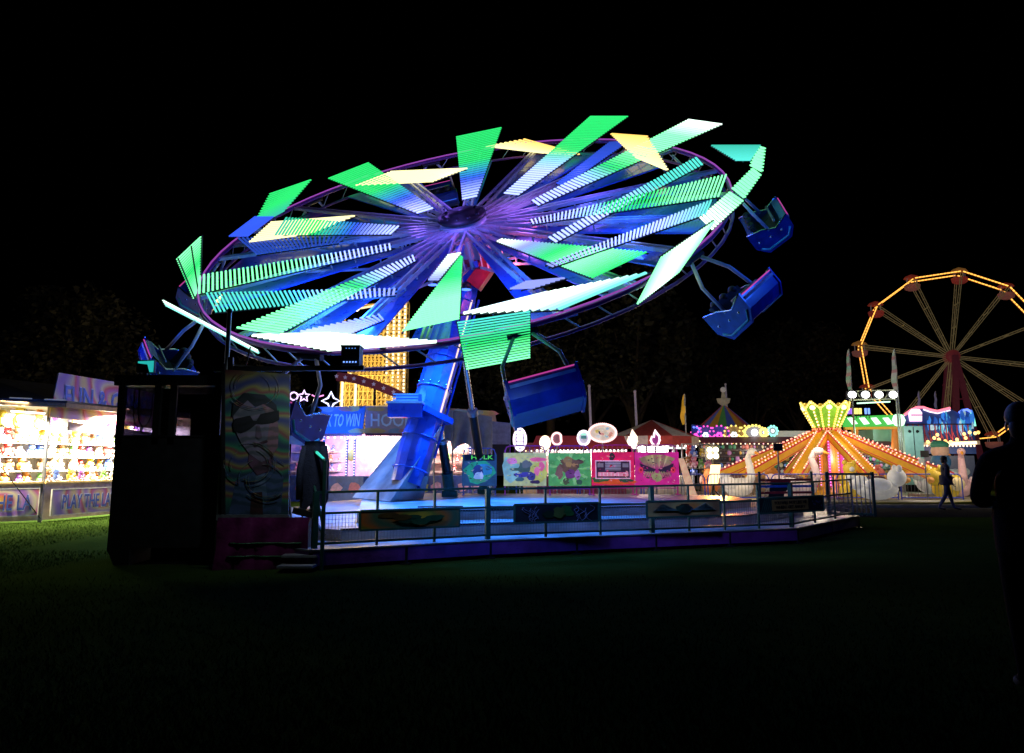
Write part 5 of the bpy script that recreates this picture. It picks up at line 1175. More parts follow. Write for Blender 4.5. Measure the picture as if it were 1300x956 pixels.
m = MB(); a_ = W(985, 547, 41); m.prism([a_, W(1040, 547, 41), V((X2(1040, 41), 41, 0)), V((a_.x, 41, 0))], (0, .5, 0), 'softlit', (.75, .72, .68)); single(m, 'white_trailer', 'pale white trailer side behind the yellow arm ride', 'trailer', (a_.x+1, 41, 0))
# blue lit letters-like lights between tent and carousel
m = MB(); rr = random.Random(2)
for k in range(26): px = rr.uniform(880, 898); m.dot(W(px, 545+rr.uniform(-3, 3)-(px-880)*-.1, 46), .06, (.25, .4, 2.4))
m.prism([W(878, 539, 46.2), W(900, 541, 46.2), W(900, 552, 46.2), W(878, 550, 46.2)][::-1], (0, .1, 0), 'softlit', (.03, .05, .2)); m.tube(W(889, 550, 46.3), (X2(889, 46.3), 46.3, 0), .05, 'dark_metal')
single(m, 'blue_light_board', 'small board of deep blue bulbs between the striped tent and the carousel', 'lit board', (X2(889, 46), 46, 0))
# poles and feather flags
for px, y0_, y1_, Y, lab in ((748, 490, 560, 36, 'pale slim pole standing furthest left behind the kiosks'), (806, 497, 560, 36, 'pale slim pole leaning slightly left of the striped tent'), (921, 488, 540, 48, 'thin pale pole left of the carousel finial')):
    m = MB(); p = W(px, y0_, Y); m.tube((p.x+.12, Y, 0), p, .07, 'softlit', (.28, .24, .32), r1=.05); m.ball(p, .07, 'softlit', (.3, .25, .3)); single(m, 'pole', lab, 'pole', (p.x, Y, 0))
def feather(px, y0_, y1_, wpx, Y, cols, lab):
    k = Y/1020; a_ = W(px, y0_, Y); m = MB(); m.tube((a_.x+.0, Y, 0), a_, .03, 'galvanised'); o = thing('feather_flag', lab, 'flag', (a_.x, Y, 0), 'tall feather flags')
    m.build('flag_pole', o); m = MB(); n = 12; zz0 = W(px, y1_, Y).z
    L = []; Rr = []
    for i in range(n+1):
        t = i/n; z = a_.z+(zz0-a_.z)*t; w_ = wpx*k*(.25+.75*min(1, t*1.6))*(1-.45*max(0, t-.75)*4); yy = Y+.06*math.sin(t*9); L.append(V((a_.x, yy, z))); Rr.append(V((a_.x-w_, yy+.05, z-.05)))
    for i in range(n): m.poly([L[i], Rr[i], Rr[i+1], L[i+1]], 'softlit', cols[i % len(cols)])
    m.build('flag_cloth', o)
feather(869, 500, 538, 6, 34, [(.8, .45, .02)], 'plain golden yellow feather flag behind the striped tent')
feather(1078, 443, 494, 6, 36, [(.3, .4, .33), (.35, .2, .2), (.2, .42, .3)], 'pale green and red feather flag at the left end of the floodlight bar')
feather(1136, 443, 494, 7, 36, [(.38, .45, .4), (.3, .4, .35), (.38, .2, .22), (.4, .42, .42)], 'pale patterned feather flag at the right end of the floodlight bar')
feather(1167, 496, 518, 3, 50, [(.3, .25, .45)], 'thin lilac feather flag above the neon facade, left one')
feather(1188, 496, 518, 3, 50, [(.25, .22, .38)], 'thin lilac feather flag above the neon facade, right one')

for (pxa, pxb, yt_, yb_, Y, lab, seed_) in ((893, 1032, 563, 606, 39.2, 'low open stall stacked with small coloured prizes behind the left ride arms', 4), (1090, 1146, 566, 606, 38.6, 'dim open stall with coloured prizes behind the right ride arms', 5), (664, 700, 572, 600, 34.5, 'narrow dim stall with small prizes left of the sweet kiosk', 6)):
    rr = random.Random(seed_); o = thing('game_stall', lab, 'stall', (X2((pxa+pxb)/2, Y), Y, 0)); xa, xb = X2(pxa, Y), X2(pxb, Y); z1 = W(pxa, yt_, Y).z; z0 = W(pxa, yb_, Y).z
    m = MB(); m.box(((xa+xb)/2, Y+.6, z1/2), (xb-xa, .06, z1), 'paint', (.12, .1, .12)); m.build('back_wall', o)
    m = MB(); m.prism([(xa, Y-.2, z1), (xb, Y-.2, z1), (xb, Y+.7, z1+.3), (xa, Y+.7, z1+.3)], (0, .05, .05), 'softlit', (.16, .04, .06)); m.build('roof', o)
    m = MB(); m.box(((xa+xb)/2, Y, .45), (xb-xa, .2, .9), 'softlit', (.3, .2, .12)); m.build('counter', o)
    m = MB(); z = 1.
    while z < z1-.25:
        x = xa+.1
        while x < xb-.1:
            w_ = rr.uniform(.06, .2)
            if rr.random() < .8: c_ = rr.choice([(.8, .25, .2), (.8, .7, .4), (.2, .35, .8), (.7, .7, .65), (.7, .3, .6), (.15, .5, .25), (.9, .5, .1), (.05, .05, .06)]); q_ = rr.uniform(.15, .8); m.ball((x, Y+.3, z+.1), w_*.6, 'glow_paint', tuple(v_*q_ for v_ in c_), 7, 5, (1, .6, rr.uniform(.8, 1.6)))
            x += w_+.03
        m.box(((xa+xb)/2, Y+.35, z-.06), (xb-xa, .3, .02), 'galvanised'); z += .30
    m.build('prizes', o, kind='stuff')
    m = MB(); n_ = int((xb-xa)/.22)
    for k in range(n_): m.dot((xa+(xb-xa)*(k+.5)/n_, Y-.22, z1-.02), .035, rr.choice([(2.3, 1.6, .9), (2.2, 1.9, 1.6), (2.2, .8, .9)]))
    m.build('canopy_lights', o, kind='stuff'); lamp(o, ((xa+xb)/2, Y-.4, z1-.2), 'POINT', 30, (1, .8, .65), None, .3)
# ------------------------------------------------------------------ kiddie arm ride with golden crown
YK = 34.; kk = YK/1020; KC = V((X2(1055, YK), YK, 0))
kr = thing('arm_ride', 'golden children arm ride with a bulb studded crown and sloping yellow arms', 'fairground ride', KC)
zK = lambda py: W(1055, py, YK).z
m = MB(); m.lathe(KC, [(1.2, 0), (1.2, .3), (.55, .4), (.50, 1.0), (.50, zK(549)), (.6, zK(547)), (0, zK(547))], 'ride_yellow', n=20)
for k in range(10):
    a0 = 2*PI*k/10; e = V((math.cos(a0), math.sin(a0), 0)); m.bar(KC+e*.52+UP*.5, KC+e*.52+UP*(zK(550)), .10, .16, 'softlit', (.6, .06, .3) if k % 2 else (.65, .3, .04), up=e)
    for j in range(16): m.dot(KC+e*.62+UP*(.6+j*.12), .03, (2., .5, 1.5))
m.build('centre_column', kr)
for k in range(8):
    a0 = 2*PI*k/8+.2; a1 = a0+2*PI/8; am = (a0+a1)/2; e0 = V((math.cos(a0), math.sin(a0), 0)); e1 = V((math.cos(a1), math.sin(a1), 0)); em = V((math.cos(am), math.sin(am), 0))
    zb_, zt_ = zK(546), zK(517); m = MB(); B0, B1, T0, T1, TM = KC+e0*.46+UP*zb_, KC+e1*.46+UP*zb_, KC+e0*.92+UP*(zt_-.1), KC+e1*.92+UP*(zt_-.1), KC+em*.98+UP*(zt_+.22)
    m.poly([B0, B1, T1, TM, T0], 'glow_paint', (.16, .42, .02))
    for q0, q1 in ((B0, T0), (B0.lerp(B1, .5), TM), (T0, TM), (TM, T1)): m.bar(q0, q1, .05, .07, 'glow_paint', (.75, .45, .04), up=em)
    for p0, p1, n_ in ((B0, T0, 9), (T0, TM, 5), (TM, T1, 5), (B0.lerp(B1, .5), TM, 9)):
        for i in range(n_): q = p0.lerp(p1, (i+.5)/n_); q = q+(q-KC-UP*q.z).normalized()*.03; m.dot(q, .045, (2.4, 1.8, .35) if n_ != 9 or p0 is B0 else (2.5, 1.9, 1.0))
    m.ball(KC+em*.88+UP*(zt_-.05), .13, 'bulb', (2.5, 2.2, 1.), 8, 6, (1, 1, .8)); m.build('crown_board', kr)
m = MB(); m.lathe(KC+UP*(zK(546)), [(.5, 0), (.56, .06), (.5, .1)], 'ride_red', n=20)
for i in range(26): a0 = 2*PI*i/26; m.dot(KC+V((math.cos(a0)*.56, math.sin(a0)*.56, zK(545.2))), .035, (2.2, .5, .2))
m.build('crown_ring', kr)
arms = [(-2.72, 5.0), (-2.2, 3.9), (-1.62, 2.6), (-.98, 3.9), (-.42, 4.6), (.2, 4.3), (.9, 4.3), (1.6, 4.3), (2.25, 4.3), (2.9, 4.6)]
car_defs = []
for k, (a0, L) in enumerate(arms):
    e = V((math.cos(a0), math.sin(a0), 0)); s_ = UP.cross(e); L = 4.6
    p0 = KC+e*.45+UP*(zK(551)); p1 = KC+e*L+UP*(.95)
    m = MB(); up = (p1-p0).cross(s_).normalized(); up = -up if up.z < 0 else up
    m.bar(p0, p1, .34, .05, 'softlit', (.75, .42, .03), up=up)
    for q in (-1, 1):
        m.bar(p0+s_*q*.19, p1+s_*q*.19, .035, .34, 'softlit', (.75, .40, .02), up=up); m.bar(p0+s_*q*.21+up*.16, p1+s_*q*.21+up*.16, .03, .06, 'softlit', (.6, .04, .04), up=up)
        m.bar(p0+s_*q*.215-up*.12, p1+s_*q*.215-up*.12, .012, .03, 'softlit', (.6, .04, .04), up=up)
    for i in range(7): q = p0.lerp(p1, .12+i*.13); m.bar(q-s_*.13, q+s_*.13, .22, .02, 'softlit', (.55, .5, .42), up=up)
    m.build('arm', kr)
    m = MB()
    for i in range(22):
        for q in (-1, 1): m.dot(p0.lerp(p1, .06+i*.04)+s_*q*.20+up*.22, .035, (2.4, 1.3, .8) if i % 2 else (2.4, .7, .5))
    m.build('arm_lights', kr, kind='stuff')
    car_defs.append((a0, p1))
lamp(kr, KC+V((0, -2.2, 3.4)), 'POINT', 80, (1, .8, .5), None, .4)
lamp(kr, KC+V((-2.6, -5.2, 2.6)), 'POINT', 170, (1, .85, .65), None, .4); lamp(kr, KC+V((2.8, -5.2, 2.6)), 'POINT', 170, (1, .85, .7), None, .4); lamp(kr, KC+V((0, -.9, 1.6)), 'POINT', 40, (1, .4, .8), None, .2)  # fill lamps without fixtures, added before the ride to brighten the cars
def swan(m, base, e, col, neck=True, s=1.):
    sd = UP.cross(e)
    B = lambda x, y, z, r, sc_=(1, 1, 1), c=col, n=12, k=8: m.ball(base+e*x*s+sd*y*s+UP*z*s, r*s, 'softlit', c, n, k, sc_, e, sd, UP)
    B(0, 0, .35, .5, (1.5, .75, .75)); B(-.55, 0, .55, .3, (1.3, .8, .9)); B(-.85, 0, .72, .14, (1.5, .8, 1))
    for q in (-1, 1): B(-.1, q*.36, .5, .3, (1.6, .35, .8), mix(col, (1, 1, 1), .3))
    if neck:
        pts = [(.55, .45), (.78, .75), (.72, 1.1), (.62, 1.4), (.72, 1.62), (.9, 1.66)]
        for i in range(len(pts)-1):
            p0 = base+e*pts[i][0]*s+UP*pts[i][1]*s; p1 = base+e*pts[i+1][0]*s+UP*pts[i+1][1]*s; m.tube(p0, p1, (.17-.02*i)*s, 'softlit', col, r1=(.15-.02*i)*s, n=10); m.ball(p1, (.15-.018*i)*s, 'softlit', col)
        B(.88, 0, 1.66, .16, (1.3, .9, .9)); m.tube(base+e*1.02*s+UP*1.64*s, base+e*1.25*s+UP*1.56*s, .07*s, 'softlit', (.8, .3, .03), r1=.02*s)
    else:
        B(.7, 0, .75, .32, (1, .9, 1)); B(.98, 0, .66, .16, (1.2, .8, .7), (.8, .35, .08)); 
        for q in (-1, 1): B(.72, q*.2, 1.05, .1, (1, .6, 1.3))
    B(-.05, 0, .72, .34, (1.1, .65, .3), (.10, .04, .04))
carcol = [('white swan', (.72, .70, .66), True), ('pale pink swan', (.7, .5, .47), True), ('white duck', (.75, .74, .7), False), ('yellow duck', (.75, .5, .04), False), ('pink swan', (.7, .42, .4), True), ('white swan', (.7, .68, .64), True), ('red bird', (.6, .10, .08), False), ('orange bird', (.7, .25, .04), False), ('pink duck', (.7, .4, .45), False), ('orange bird', (.7, .22, .05), False)]
for (a0, p1), (nm, col, nk) in zip(car_defs, carcol):
    e = V((math.cos(a0), math.sin(a0), 0)); tng = UP.cross(e)*(1 if math.cos(a0) < 0 else -1); m = MB(); base = p1+e*.3+V((0, 0, -.75)); swan(m, base, tng, col, nk, 1.05); o = m.build('ride_car', kr); o['label'] = nm+' shaped ride car'
m = MB(); m.lathe(KC, [(6.2, 0), (6.2, .18), (0, .18)], 'paint', (.4, .36, .26), 40); m.lathe(KC, [(6.24, .10), (6.26, .16), (6.24, .17)], 'paint', (.5, .42, .1), 40); m.build('base', kr)
# cat-like golden figure and green cap car by the ride
m = MB(); p = W(1079, 604, 29.9); p.z = 0.2
for z, r_, c_ in ((.25, .42, (.75, .5, .03)), (.7, .33, (.75, .5, .03)), (1.1, .24, (.75, .5, .04))): m.ball(p+UP*z, r_, 'softlit', c_, 14, 9)
for q in (-1, 1): m.ball(p+V((q*.18, 0, 1.32)), .09, 'softlit', (.75, .5, .04)); m.ball(p+V((q*.34, -.05, .7)), .12, 'softlit', (.75, .5, .04), sc_=(1, 1, 1.8)); m.ball(p+V((q*.25, -.25, .1)), .17, 'softlit', (.7, .45, .03))
m.ball(p+V((0, -.2, 1.08)), .10, 'softlit', (.7, .65, .5)); m.box(p+V((0, 0, -.1)), (.8, .6, .2), 'ride_red')
single(m, 'bear_figure', 'golden yellow bear figure sitting in front of the ride arms', 'figure', p)
m = MB(); p = G(1222, 638); p.z = .25; swan(m, p+V((0, 1.5, 0)), V((-1, -.1, 0)), (.45, .5, .46), False, 1.25); m.ball(p+V((.1, 1.5, 1.75)), .34, 'softlit', (.6, .38, .25), 12, 8); m.ball(p+V((.1, 1.5, 1.98)), .33, 'softlit', (.03, .2, .12), 12, 8, (1.1, 1, .6)); m.ball(p+V((.1, 1.5, 1.3)), .38, 'softlit', (.03, .12, .25)); m.box(p+V((0, 1.5, -.1)), (2.2, 1., .25), 'paint', (.3, .28, .2))
single(m, 'ride_on_car', 'pale rounded ride car with a green capped rider figure at the right', 'ride car', p+V((0, 1.5, 0)))
m = MB(); a_ = G(960, 637, .0); m.bar((X2(880, 30.5), 30.6, .10), (X2(1262, 32), 31.0, .10), .6, .2, 'paint', (.42, .38, .28)); m.bar((X2(880, 30.5), 30.28, .06), (X2(1262, 32), 30.68, .06), .04, .10, 'paint', (.4, .38, .05))
single(m, 'ride_plinth', 'long low pale plinth with yellow edge under the children rides', 'plinth', (X2(1080, 30.5), 30.5, 0))

# ------------------------------------------------------------------ crowd barriers
def barrier_mesh():
    m = MB(); L = 2.25; m.path([(0, 0, .12), (0, 0, .95), (.05, 0, 1.05), (.15, 0, 1.1), (L-.15, 0, 1.1), (L-.05, 0, 1.05), (L, 0, .95), (L, 0, .12)], .024, 'softlit', (.05, .08, .45)); m.tube((0, 0, .25), (L, 0, .25), .02, 'softlit', (.04, .08, .55))
    f = m
    b = MB()
    for i in range(1, 18): b.tube((L*i/18, 0, .25), (L*i/18, 0, 1.1), .009, 'galvanised', n=5)
    t = MB()
    for x in (0, L): t.bar((x, -.3, .03), (x, .3, .03), .05, .03, 'softlit', (.04, .07, .5)); t.bar((x, 0, .03), (x, 0, .2), .04, .04, 'softlit', (.04, .07, .5))
    return f, b, t
labs = ['first blue crowd barrier, leftmost, beside the prize rack', 'second blue crowd barrier, below the glowing slanted panel', 'third blue crowd barrier, in front of the leftmost white swan car', 'fourth blue crowd barrier, left of the golden bear figure', 'fifth blue crowd barrier, in front of the golden bear figure', 'sixth blue crowd barrier, in front of the right ride arms', 'blue crowd barrier at the right end of the row, by the walking person']
f, b, t = barrier_mesh(); cb = thing('crowd_barrier', labs[0], 'barrier', (0, 0, 0), 'blue crowd barriers round the children rides')
parts = [f.build('barrier_frame', cb), b.build('bars', cb), t.build('feet', cb)]
parts[2].name = 'foot_bars'
for i in range(7):
    x = X2(1219, 29.6)-2.25-(6-i)*2.35; 
    if i == 0: o = cb
    else:
        o = cb.copy(); COL.objects.link(o); o['label'] = labs[i]
        for q in parts: c = q.copy(); COL.objects.link(c); c.parent = o
    o.location = (x, 29.6-.04*i, 0)
# small signs on thin posts
for px, pt, pb_, Y, lab in ((987, 563, 612, 25.5, 'thin post with a small black plate behind the black spotlight'), (1173, 572, 641, 29.2, 'thin post with a small black plate at the crowd barriers')):
    p = W(px, pt, Y); m = MB(); m.tube((p.x, Y, 0), p, .025, 'galvanised'); m.box(p+V((0, -.03, -.12)), (.30, .03, .24), 'black_paint'); single(m, 'small_sign', lab, 'sign', (p.x, Y, 0))

# ------------------------------------------------------------------ floodlight bar and green lit board
YB = 36.5; lb = thing('floodlight_bar', 'two masts carrying a truss with four blazing white floodlights', 'floodlight rig', (X2(1110, YB), YB, 0))
m = MB()
for px in (1081, 1137): p = W(px, 493, YB); m.tube((p.x, YB, 0), p, .05, 'galvanised')
for py in (497, 508): m.bar(W(1078, py, YB), W(1140, py-2, YB), .06, .05, 'softlit', (.6, .65, .45))
for i in range(8): m.bar(W(1080+7*i, 497 if i % 2 else 508, YB), W(1087+7*i, 508 if i % 2 else 497, YB), .03, .03, 'softlit', (.5, .55, .4))
m.build('truss', lb)
for px in (1082, 1099, 1116, 1134):
    m = MB(); p = W(px, 501, YB-.1); m.box(p+V((0, .12, 0)), (.5, .15, .36), 'dark_metal'); m.ball(p, .19, 'bulb', (9, 9, 8.5), 14, 9, (1, .3, .85)); m.build('floodlight', lb)
m = MB(); m.bar(W(1088, 512, YB), W(1130, 510, YB), .05, .06, 'bulb', (1.1, 2., 1.3)); m.build('tube_light', lb)
lamp(lb, W(1108, 501, YB-1.), 'SPOT', 500, (1, 1, .9), (X2(1080, 32), 32.5, 0), .4, 70, .8)
gb = thing('green_light_board', 'long green lit board with white diamond lights above the children ride', 'lit board', (X2(1110, 38), 38, 0)); YG = 38.
m = MB(); P = [W(1072, 542, YG), W(1148, 541, YG), W(1148, 526, YG), W(1072, 529, YG)]; m.prism(P[::-1], (0, .2, 0), 'bulb', (.05, .55, .06)); m.bar(W(1072, 544, YG-.05), W(1150, 543, YG-.05), .2, .12, 'softlit', (.8, .35, .03)); m.build('board', gb)
m = MB()
for i in range(4):
    c = W(1082+15*i, 534.5, YG-.06); k = YG/1020; m.prism([c+V((-6*k, 0, 4*k)), c+V((1*k, 0, 4.5*k)), c+V((7*k, 0, -3.5*k)), c+V((0, 0, -4.5*k))], (0, .04, 0), 'bulb', (1.6, 2.3, 1.7))
c = W(1141, 533.5, YG-.1); m.lathe(c, [(.25, -.05), (.33, 0), (.2, .05)], 'bulb', (1.3, 2.2, 1.5), 8, axis=V((0, 1, 0))); m.build('diamond_light', gb)
m = MB()
for px in (1137, 1085): m.bar(W(px, 544, YG+.1), (X2(px, YG), YG+.1, 0), .28, .2, 'softlit', (.7, .2, .03), up=V((0, 1, 0)))
m.build('post', gb)
m = MB(); k = YG/1020
for px, w_, c_ in ((1077, 3, (.5, .2, 1.2)), (1081, 2.4, (.5, .2, 1.2)), (1087, 4.5, (1.6, 1.3, .3)), (1092, 3, (1.6, 1.3, .3)), (1099, 2, (.3, .6, 1.8)), (1103, 2, (.3, .6, 1.8))):
    c = W(px, 522, YG); m.box(c, (w_*k, .08, 7.5*k), 'bulb', c_); m.tube(c, c-UP*.35, .02, 'dark_metal')
m.build('colour_block_light', gb)
lamp(gb, W(1100, 550, YG-2.), 'POINT', 100, (.6, 1, .6), None, .4)
tk = thing('equipment_truck', 'pale teal box truck body with two round vents behind the children ride', 'truck', (X2(1160, 37.5), 37.5, 0)); YU = 37.5
m = MB(); P0 = W(1147, 541, YU); P1 = W(1171, 541, YU); m.prism([(P0.x, YU, .5), (P1.x, YU, .5), (P1.x, YU, P1.z), (P0.x, YU, P0.z)], (0, 4, 0), 'truck_teal'); m.build('box_body', tk)
m = MB(); xm = (P0.x+P1.x)/2; m.box((xm, YU-.02, 1.9), (.025, .02, 2.6), 'dark_metal')
for q in (-.18, .18): m.lathe((xm+q, YU-.02, P0.z-.25), [(.07, 0), (.07, .02)], 'dark_metal', n=12, axis=V((0, -1, 0))); m.box((xm+q*.5, YU-.03, 1.3), (.03, .03, .35), 'dark_metal')
m.build('rear_doors', tk)
for q in (-.3, .3): m = MB(); m.lathe((xm+q, YU+.6, .42), [(.42, -.12), (.42, .12)], 'rubber', n=18, axis=V((1, 0, 0))); m.build('wheel', tk)
lamp(tk, (xm, YU-1.5, 2.8), 'POINT', 60, (.85, 1, .95), None, .2)
m = MB(); P0 = W(1108, 545, 39); P1 = W(1136, 545, 39); m.prism([(P0.x, 39, .4), (P1.x, 39, .4), (P1.x, 39, P1.z), (P0.x, 39, P0.z)], (0, 3, 0), 'truck_teal'); m.box(((P0.x+P1.x)/2, 40, .2), (.8, 1.5, .4), 'rubber'); single(m, 'equipment_trailer', 'teal trailer box seen between the posts under the green light board', 'trailer', ((P0.x+P1.x)/2, 39, 0))

# ------------------------------------------------------------------ neon facade ride at right
YF = 43.; kf = YF/1020; fr = thing('neon_facade', 'low ride front outlined in red, white and blue neon with glowing blue figures', 'fairground ride', (X2(1198, YF), YF, 0))
edge = [(1148, 527), (1156, 521), (1164, 517), (1172, 517), (1180, 520), (1190, 522), (1198, 520), (1206, 518)]
e2 = [(1218, 524), (1222, 521), (1228, 520), (1233, 523), (1236, 531), (1238, 541)]
m = MB()
pts = [W(x, y, YF) for x, y in edge]; m.prism([W(x, y, YF+.1) for x, y in edge+[(1214, 523)]+e2][::-1]+[], (0, .15, 0), 'paint', (.03, .06, .2)) if False else None
for p, q in zip([W(x, y, YF) for x, y in edge+e2], [W(x, y, YF) for x, y in (edge+e2)[1:]]):
    m.prism([V((p.x, YF+.1, 2.)), V((q.x, YF+.1, 2.)), V((q.x, YF+.1, q.z)), V((p.x, YF+.1, p.z))], (0, .12, 0), 'softlit', (.03, .07, .25))
m.build('front_board', fr)
m = MB(); m.path(pts, .07, 'bulb', (2., .35, .5)); m.path([p-UP*.12 for p in pts[3:]], .035, 'bulb', (1.8, 1.5, 1.9)); m.path([W(x, y, YF) for x, y in e2[:4]], .07, 'bulb', (.3, .5, 2.4)); m.path([W(x, y, YF) for x, y in e2[3:]], .06, 'bulb', (.4, 1.6, 1.)); m.path([W(1136, 531, YF), W(1148, 527, YF)], .06, 'bulb', (1.5, .9, 1.8)); m.build('neon_tube', fr)
m = MB(); c = W(1163, 527, YF-.1)
m.prism([c+V((-8*kf, 0, -8*kf)), c+V((7*kf, 0, -8*kf)), c+V((8*kf, 0, 3*kf)), c+V((5*kf, 0, 8*kf)), c+V((-5*kf, 0, 8*kf)), c+V((-9*kf, 0, 3*kf))], (0, .1, 0), 'bulb', (2., 1.2, 1.7)); m.bar(c+V((-7*kf, -.05, 0)), c+V((7*kf, -.05, 0)), .02, .06, 'paint', (.5, .1, .3)); m.build('light_box', fr)
m = MB(); rr = random.Random(4)
for i in range(46):
    px = rr.choice([rr.uniform(1178, 1206), rr.uniform(1217, 1235)]); py = rr.uniform(526, 548); c = W(px, py, YF-.05-.002*i); blob(m, c, XX, UP, rr.uniform(.05, .13), rr.uniform(.15, .4), 'glow_paint', rr.choice([(.05, .3, 1), (.1, .6, .9), (.02, .1, .5), (.4, .7, .9), (.03, .15, .7)]), 8, .35)
m.build('blue_panel', fr)
m = MB(); a_ = W(1148, 566, YF); m.box((X2(1195, YF), YF-.4, W(1195, 539, YF).z), (82*kf, .08, .06), 'black_paint')
for i in range(12): x = X2(1155+7*i, YF); m.bar((x, YF-.4, W(1195, 539, YF).z), (x, YF-.4, W(1195, 566, YF).z), .05, .05, 'softlit', (.25, .03, .05), up=V((0, 1, 0)))
for i in range(16): x0_ = X2(1155+5.2*i, YF); m.bar((x0_, YF-.35, W(1195, 548, YF).z), (x0_+.2, YF-.35, W(1195, 560, YF).z), .03, .03, 'softlit', (.3, .03, .06), up=V((0, 1, 0)))
m.bar(W(1168, 564, YF-.4), W(1242, 562, YF-.4), .3, .2, 'softlit', (.6, .5, .35)); m.bar(W(1210, 563, YF-.6), W(1240, 562, YF-.6), .05, .16, 'bulb', (2.2, 1.7, 1.)); m.build('railing', fr)
m = MB()
for (px, py) in ((1190, 552), (1186, 556), (1192, 558), (1215, 558), (1224, 551), (1231, 549), (1238, 550), (1242, 549), (1226, 556), (1200, 560), (1207, 561), (1178, 561)): m.dot(W(px, py, YF-.6), .10, rr.choice([(2.4, 1.2, .3), (2.4, 1.5, .5)]))
for i in range(16): m.dot(W(1168+4.6*i, 566, YF-.6), .06, (2.2, 1.6, 1.2))
m.build('bulb_row', fr)
m = MB(); m.box((X2(1200, YF), YF+.3, .95), (90*kf, .2, 1.9), 'softlit', (.06, .09, .16)); m.build('base_wall', fr)
lamp(fr, (X2(1205, YF), YF-1.2, 2.4), 'POINT', 140, (1, .6, .35), None, .3)
lamp(fr, (X2(1222, 33), 28.8, 2.6), 'POINT', 55, (1, .85, .6), None, .3)

# ------------------------------------------------------------------ ferris wheel
YW = 62.; kw = YW/1020; FC = W(1208, 453, YW); FR = 112*kw
fw = thing('ferris_wheel', 'big wheel outlined by double rows of warm amber lights on a dark red support', 'ferris wheel', (FC.x, YW, 0))
ax = V((.26, 1, 0)).normalized(); uu = UP.cross(ax).normalized()
fp = lambda r, a0, d: FC+uu*(-r*math.cos(a0))*-1+UP*r*math.sin(a0)+ax*d
if (fp(1, 0, 0)-FC).x < 0: fp = lambda r, a0, d: FC-uu*(r*math.cos(a0))*1+UP*r*math.sin(a0)+ax*d
A0_ = R(81)
dY = .75
for s_ in (-1, 1):
    m = MB()
    for i in range(12): m.bar(fp(FR, A0_+i*PI/6, s_*dY), fp(FR, A0_+(i+1)*PI/6, s_*dY), .10, .14, 'softlit', (.25, .1, .02), up=ax)
    m.build('rim', fw)
    m = MB()
    for i in range(12):
        p, q = fp(FR, A0_+i*PI/6, s_*dY), fp(FR, A0_+(i+1)*PI/6, s_*dY)
        for j in range(13):
            t0 = .03+j*.074; m.bar(p.lerp(q, t0)-ax*.07, p.lerp(q, t0+.060)-ax*.07, .07, .17, 'bulb', (2.4, 1.0, .16), up=ax)
    m.build('rim_lights', fw, kind='stuff')
for i in range(12):
    a0 = A0_+i*PI/6; m = MB()
    for s_ in (-1, 1):
        p, q = fp(.5, a0, s_*.3), fp(FR, a0, s_*dY); off = (fp(1, a0+PI/2, 0)-FC)
        for o_ in (-.07, .07): m.bar(p+off*o_, q+off*o_, .05, .05, 'softlit', (.27, .21, .10), up=ax)
        for j in range(9): t0 = .08+.1*j; m.bar(p.lerp(q, t0)-off*.1, p.lerp(q, t0+.05)+off*.1, .04, .04, 'softlit', (.14, .11, .05), up=ax)
    for j in (3, 6): t0 = j/10; m.bar(fp(.5, a0, -.3).lerp(fp(FR, a0, -dY), t0), fp(.5, a0, .3).lerp(fp(FR, a0, dY), t0), .05, .05, 'softlit', (.3, .24, .1))
    m.build('spoke', fw)
    c = fp(FR, a0, 0); m = MB(); m.lathe(c-UP*.85, [(.3, 0), (.55, .12), (.62, .45), (.58, .48), (.5, .2), (0, .15)], 'softlit', [(.4, .05, .04), (.35, .12, .1)][i % 2], 14)
    m.lathe(c+UP*.15, [(.62, 0), (.5, .16), (.05, .34)], 'softlit', (.4, .05, .03) if i % 3 else (.5, .22, .05), 14)
    for q in (0, 1, 2, 3): m.tube(c+V((.5*math.cos(q*PI/2+.4), .5*math.sin(q*PI/2+.4), -.4)), c+V((.5*math.cos(q*PI/2+.4), .5*math.sin(q*PI/2+.4), .18)), .025, 'softlit', (.3, .25, .25), n=5)
    m.build('passenger_car', fw)
m = MB(); m.lathe(FC-ax*.7, [(.3, 0), (.5, .1), (.5, 1.3), (.3, 1.4)], 'softlit', (.22, .03, .04), 18, axis=ax); m.build('hub', fw)
for s_ in (-1, 1):
    m = MB(); 
    for q in (-1, 1): m.bar(FC+ax*s_*.95, V((FC.x+q*1.1, YW+s_*1.4, 0)), .35, .5, 'softlit', (.10, .015, .03), up=ax)
    for j in range(6): z = 1.2+j*1.3; h_ = (FC.z-z)/FC.z*1.1; m.bar((FC.x-h_, YW+s_*1.2, z), (FC.x+h_, YW+s_*1.2, z), .12, .12, 'softlit', (.10, .015, .03))
    m.build('support_leg', fw)
lamp(fw, FC+V((-4, -5, -3)), 'POINT', 120, (1, .75, .45), None, .5)

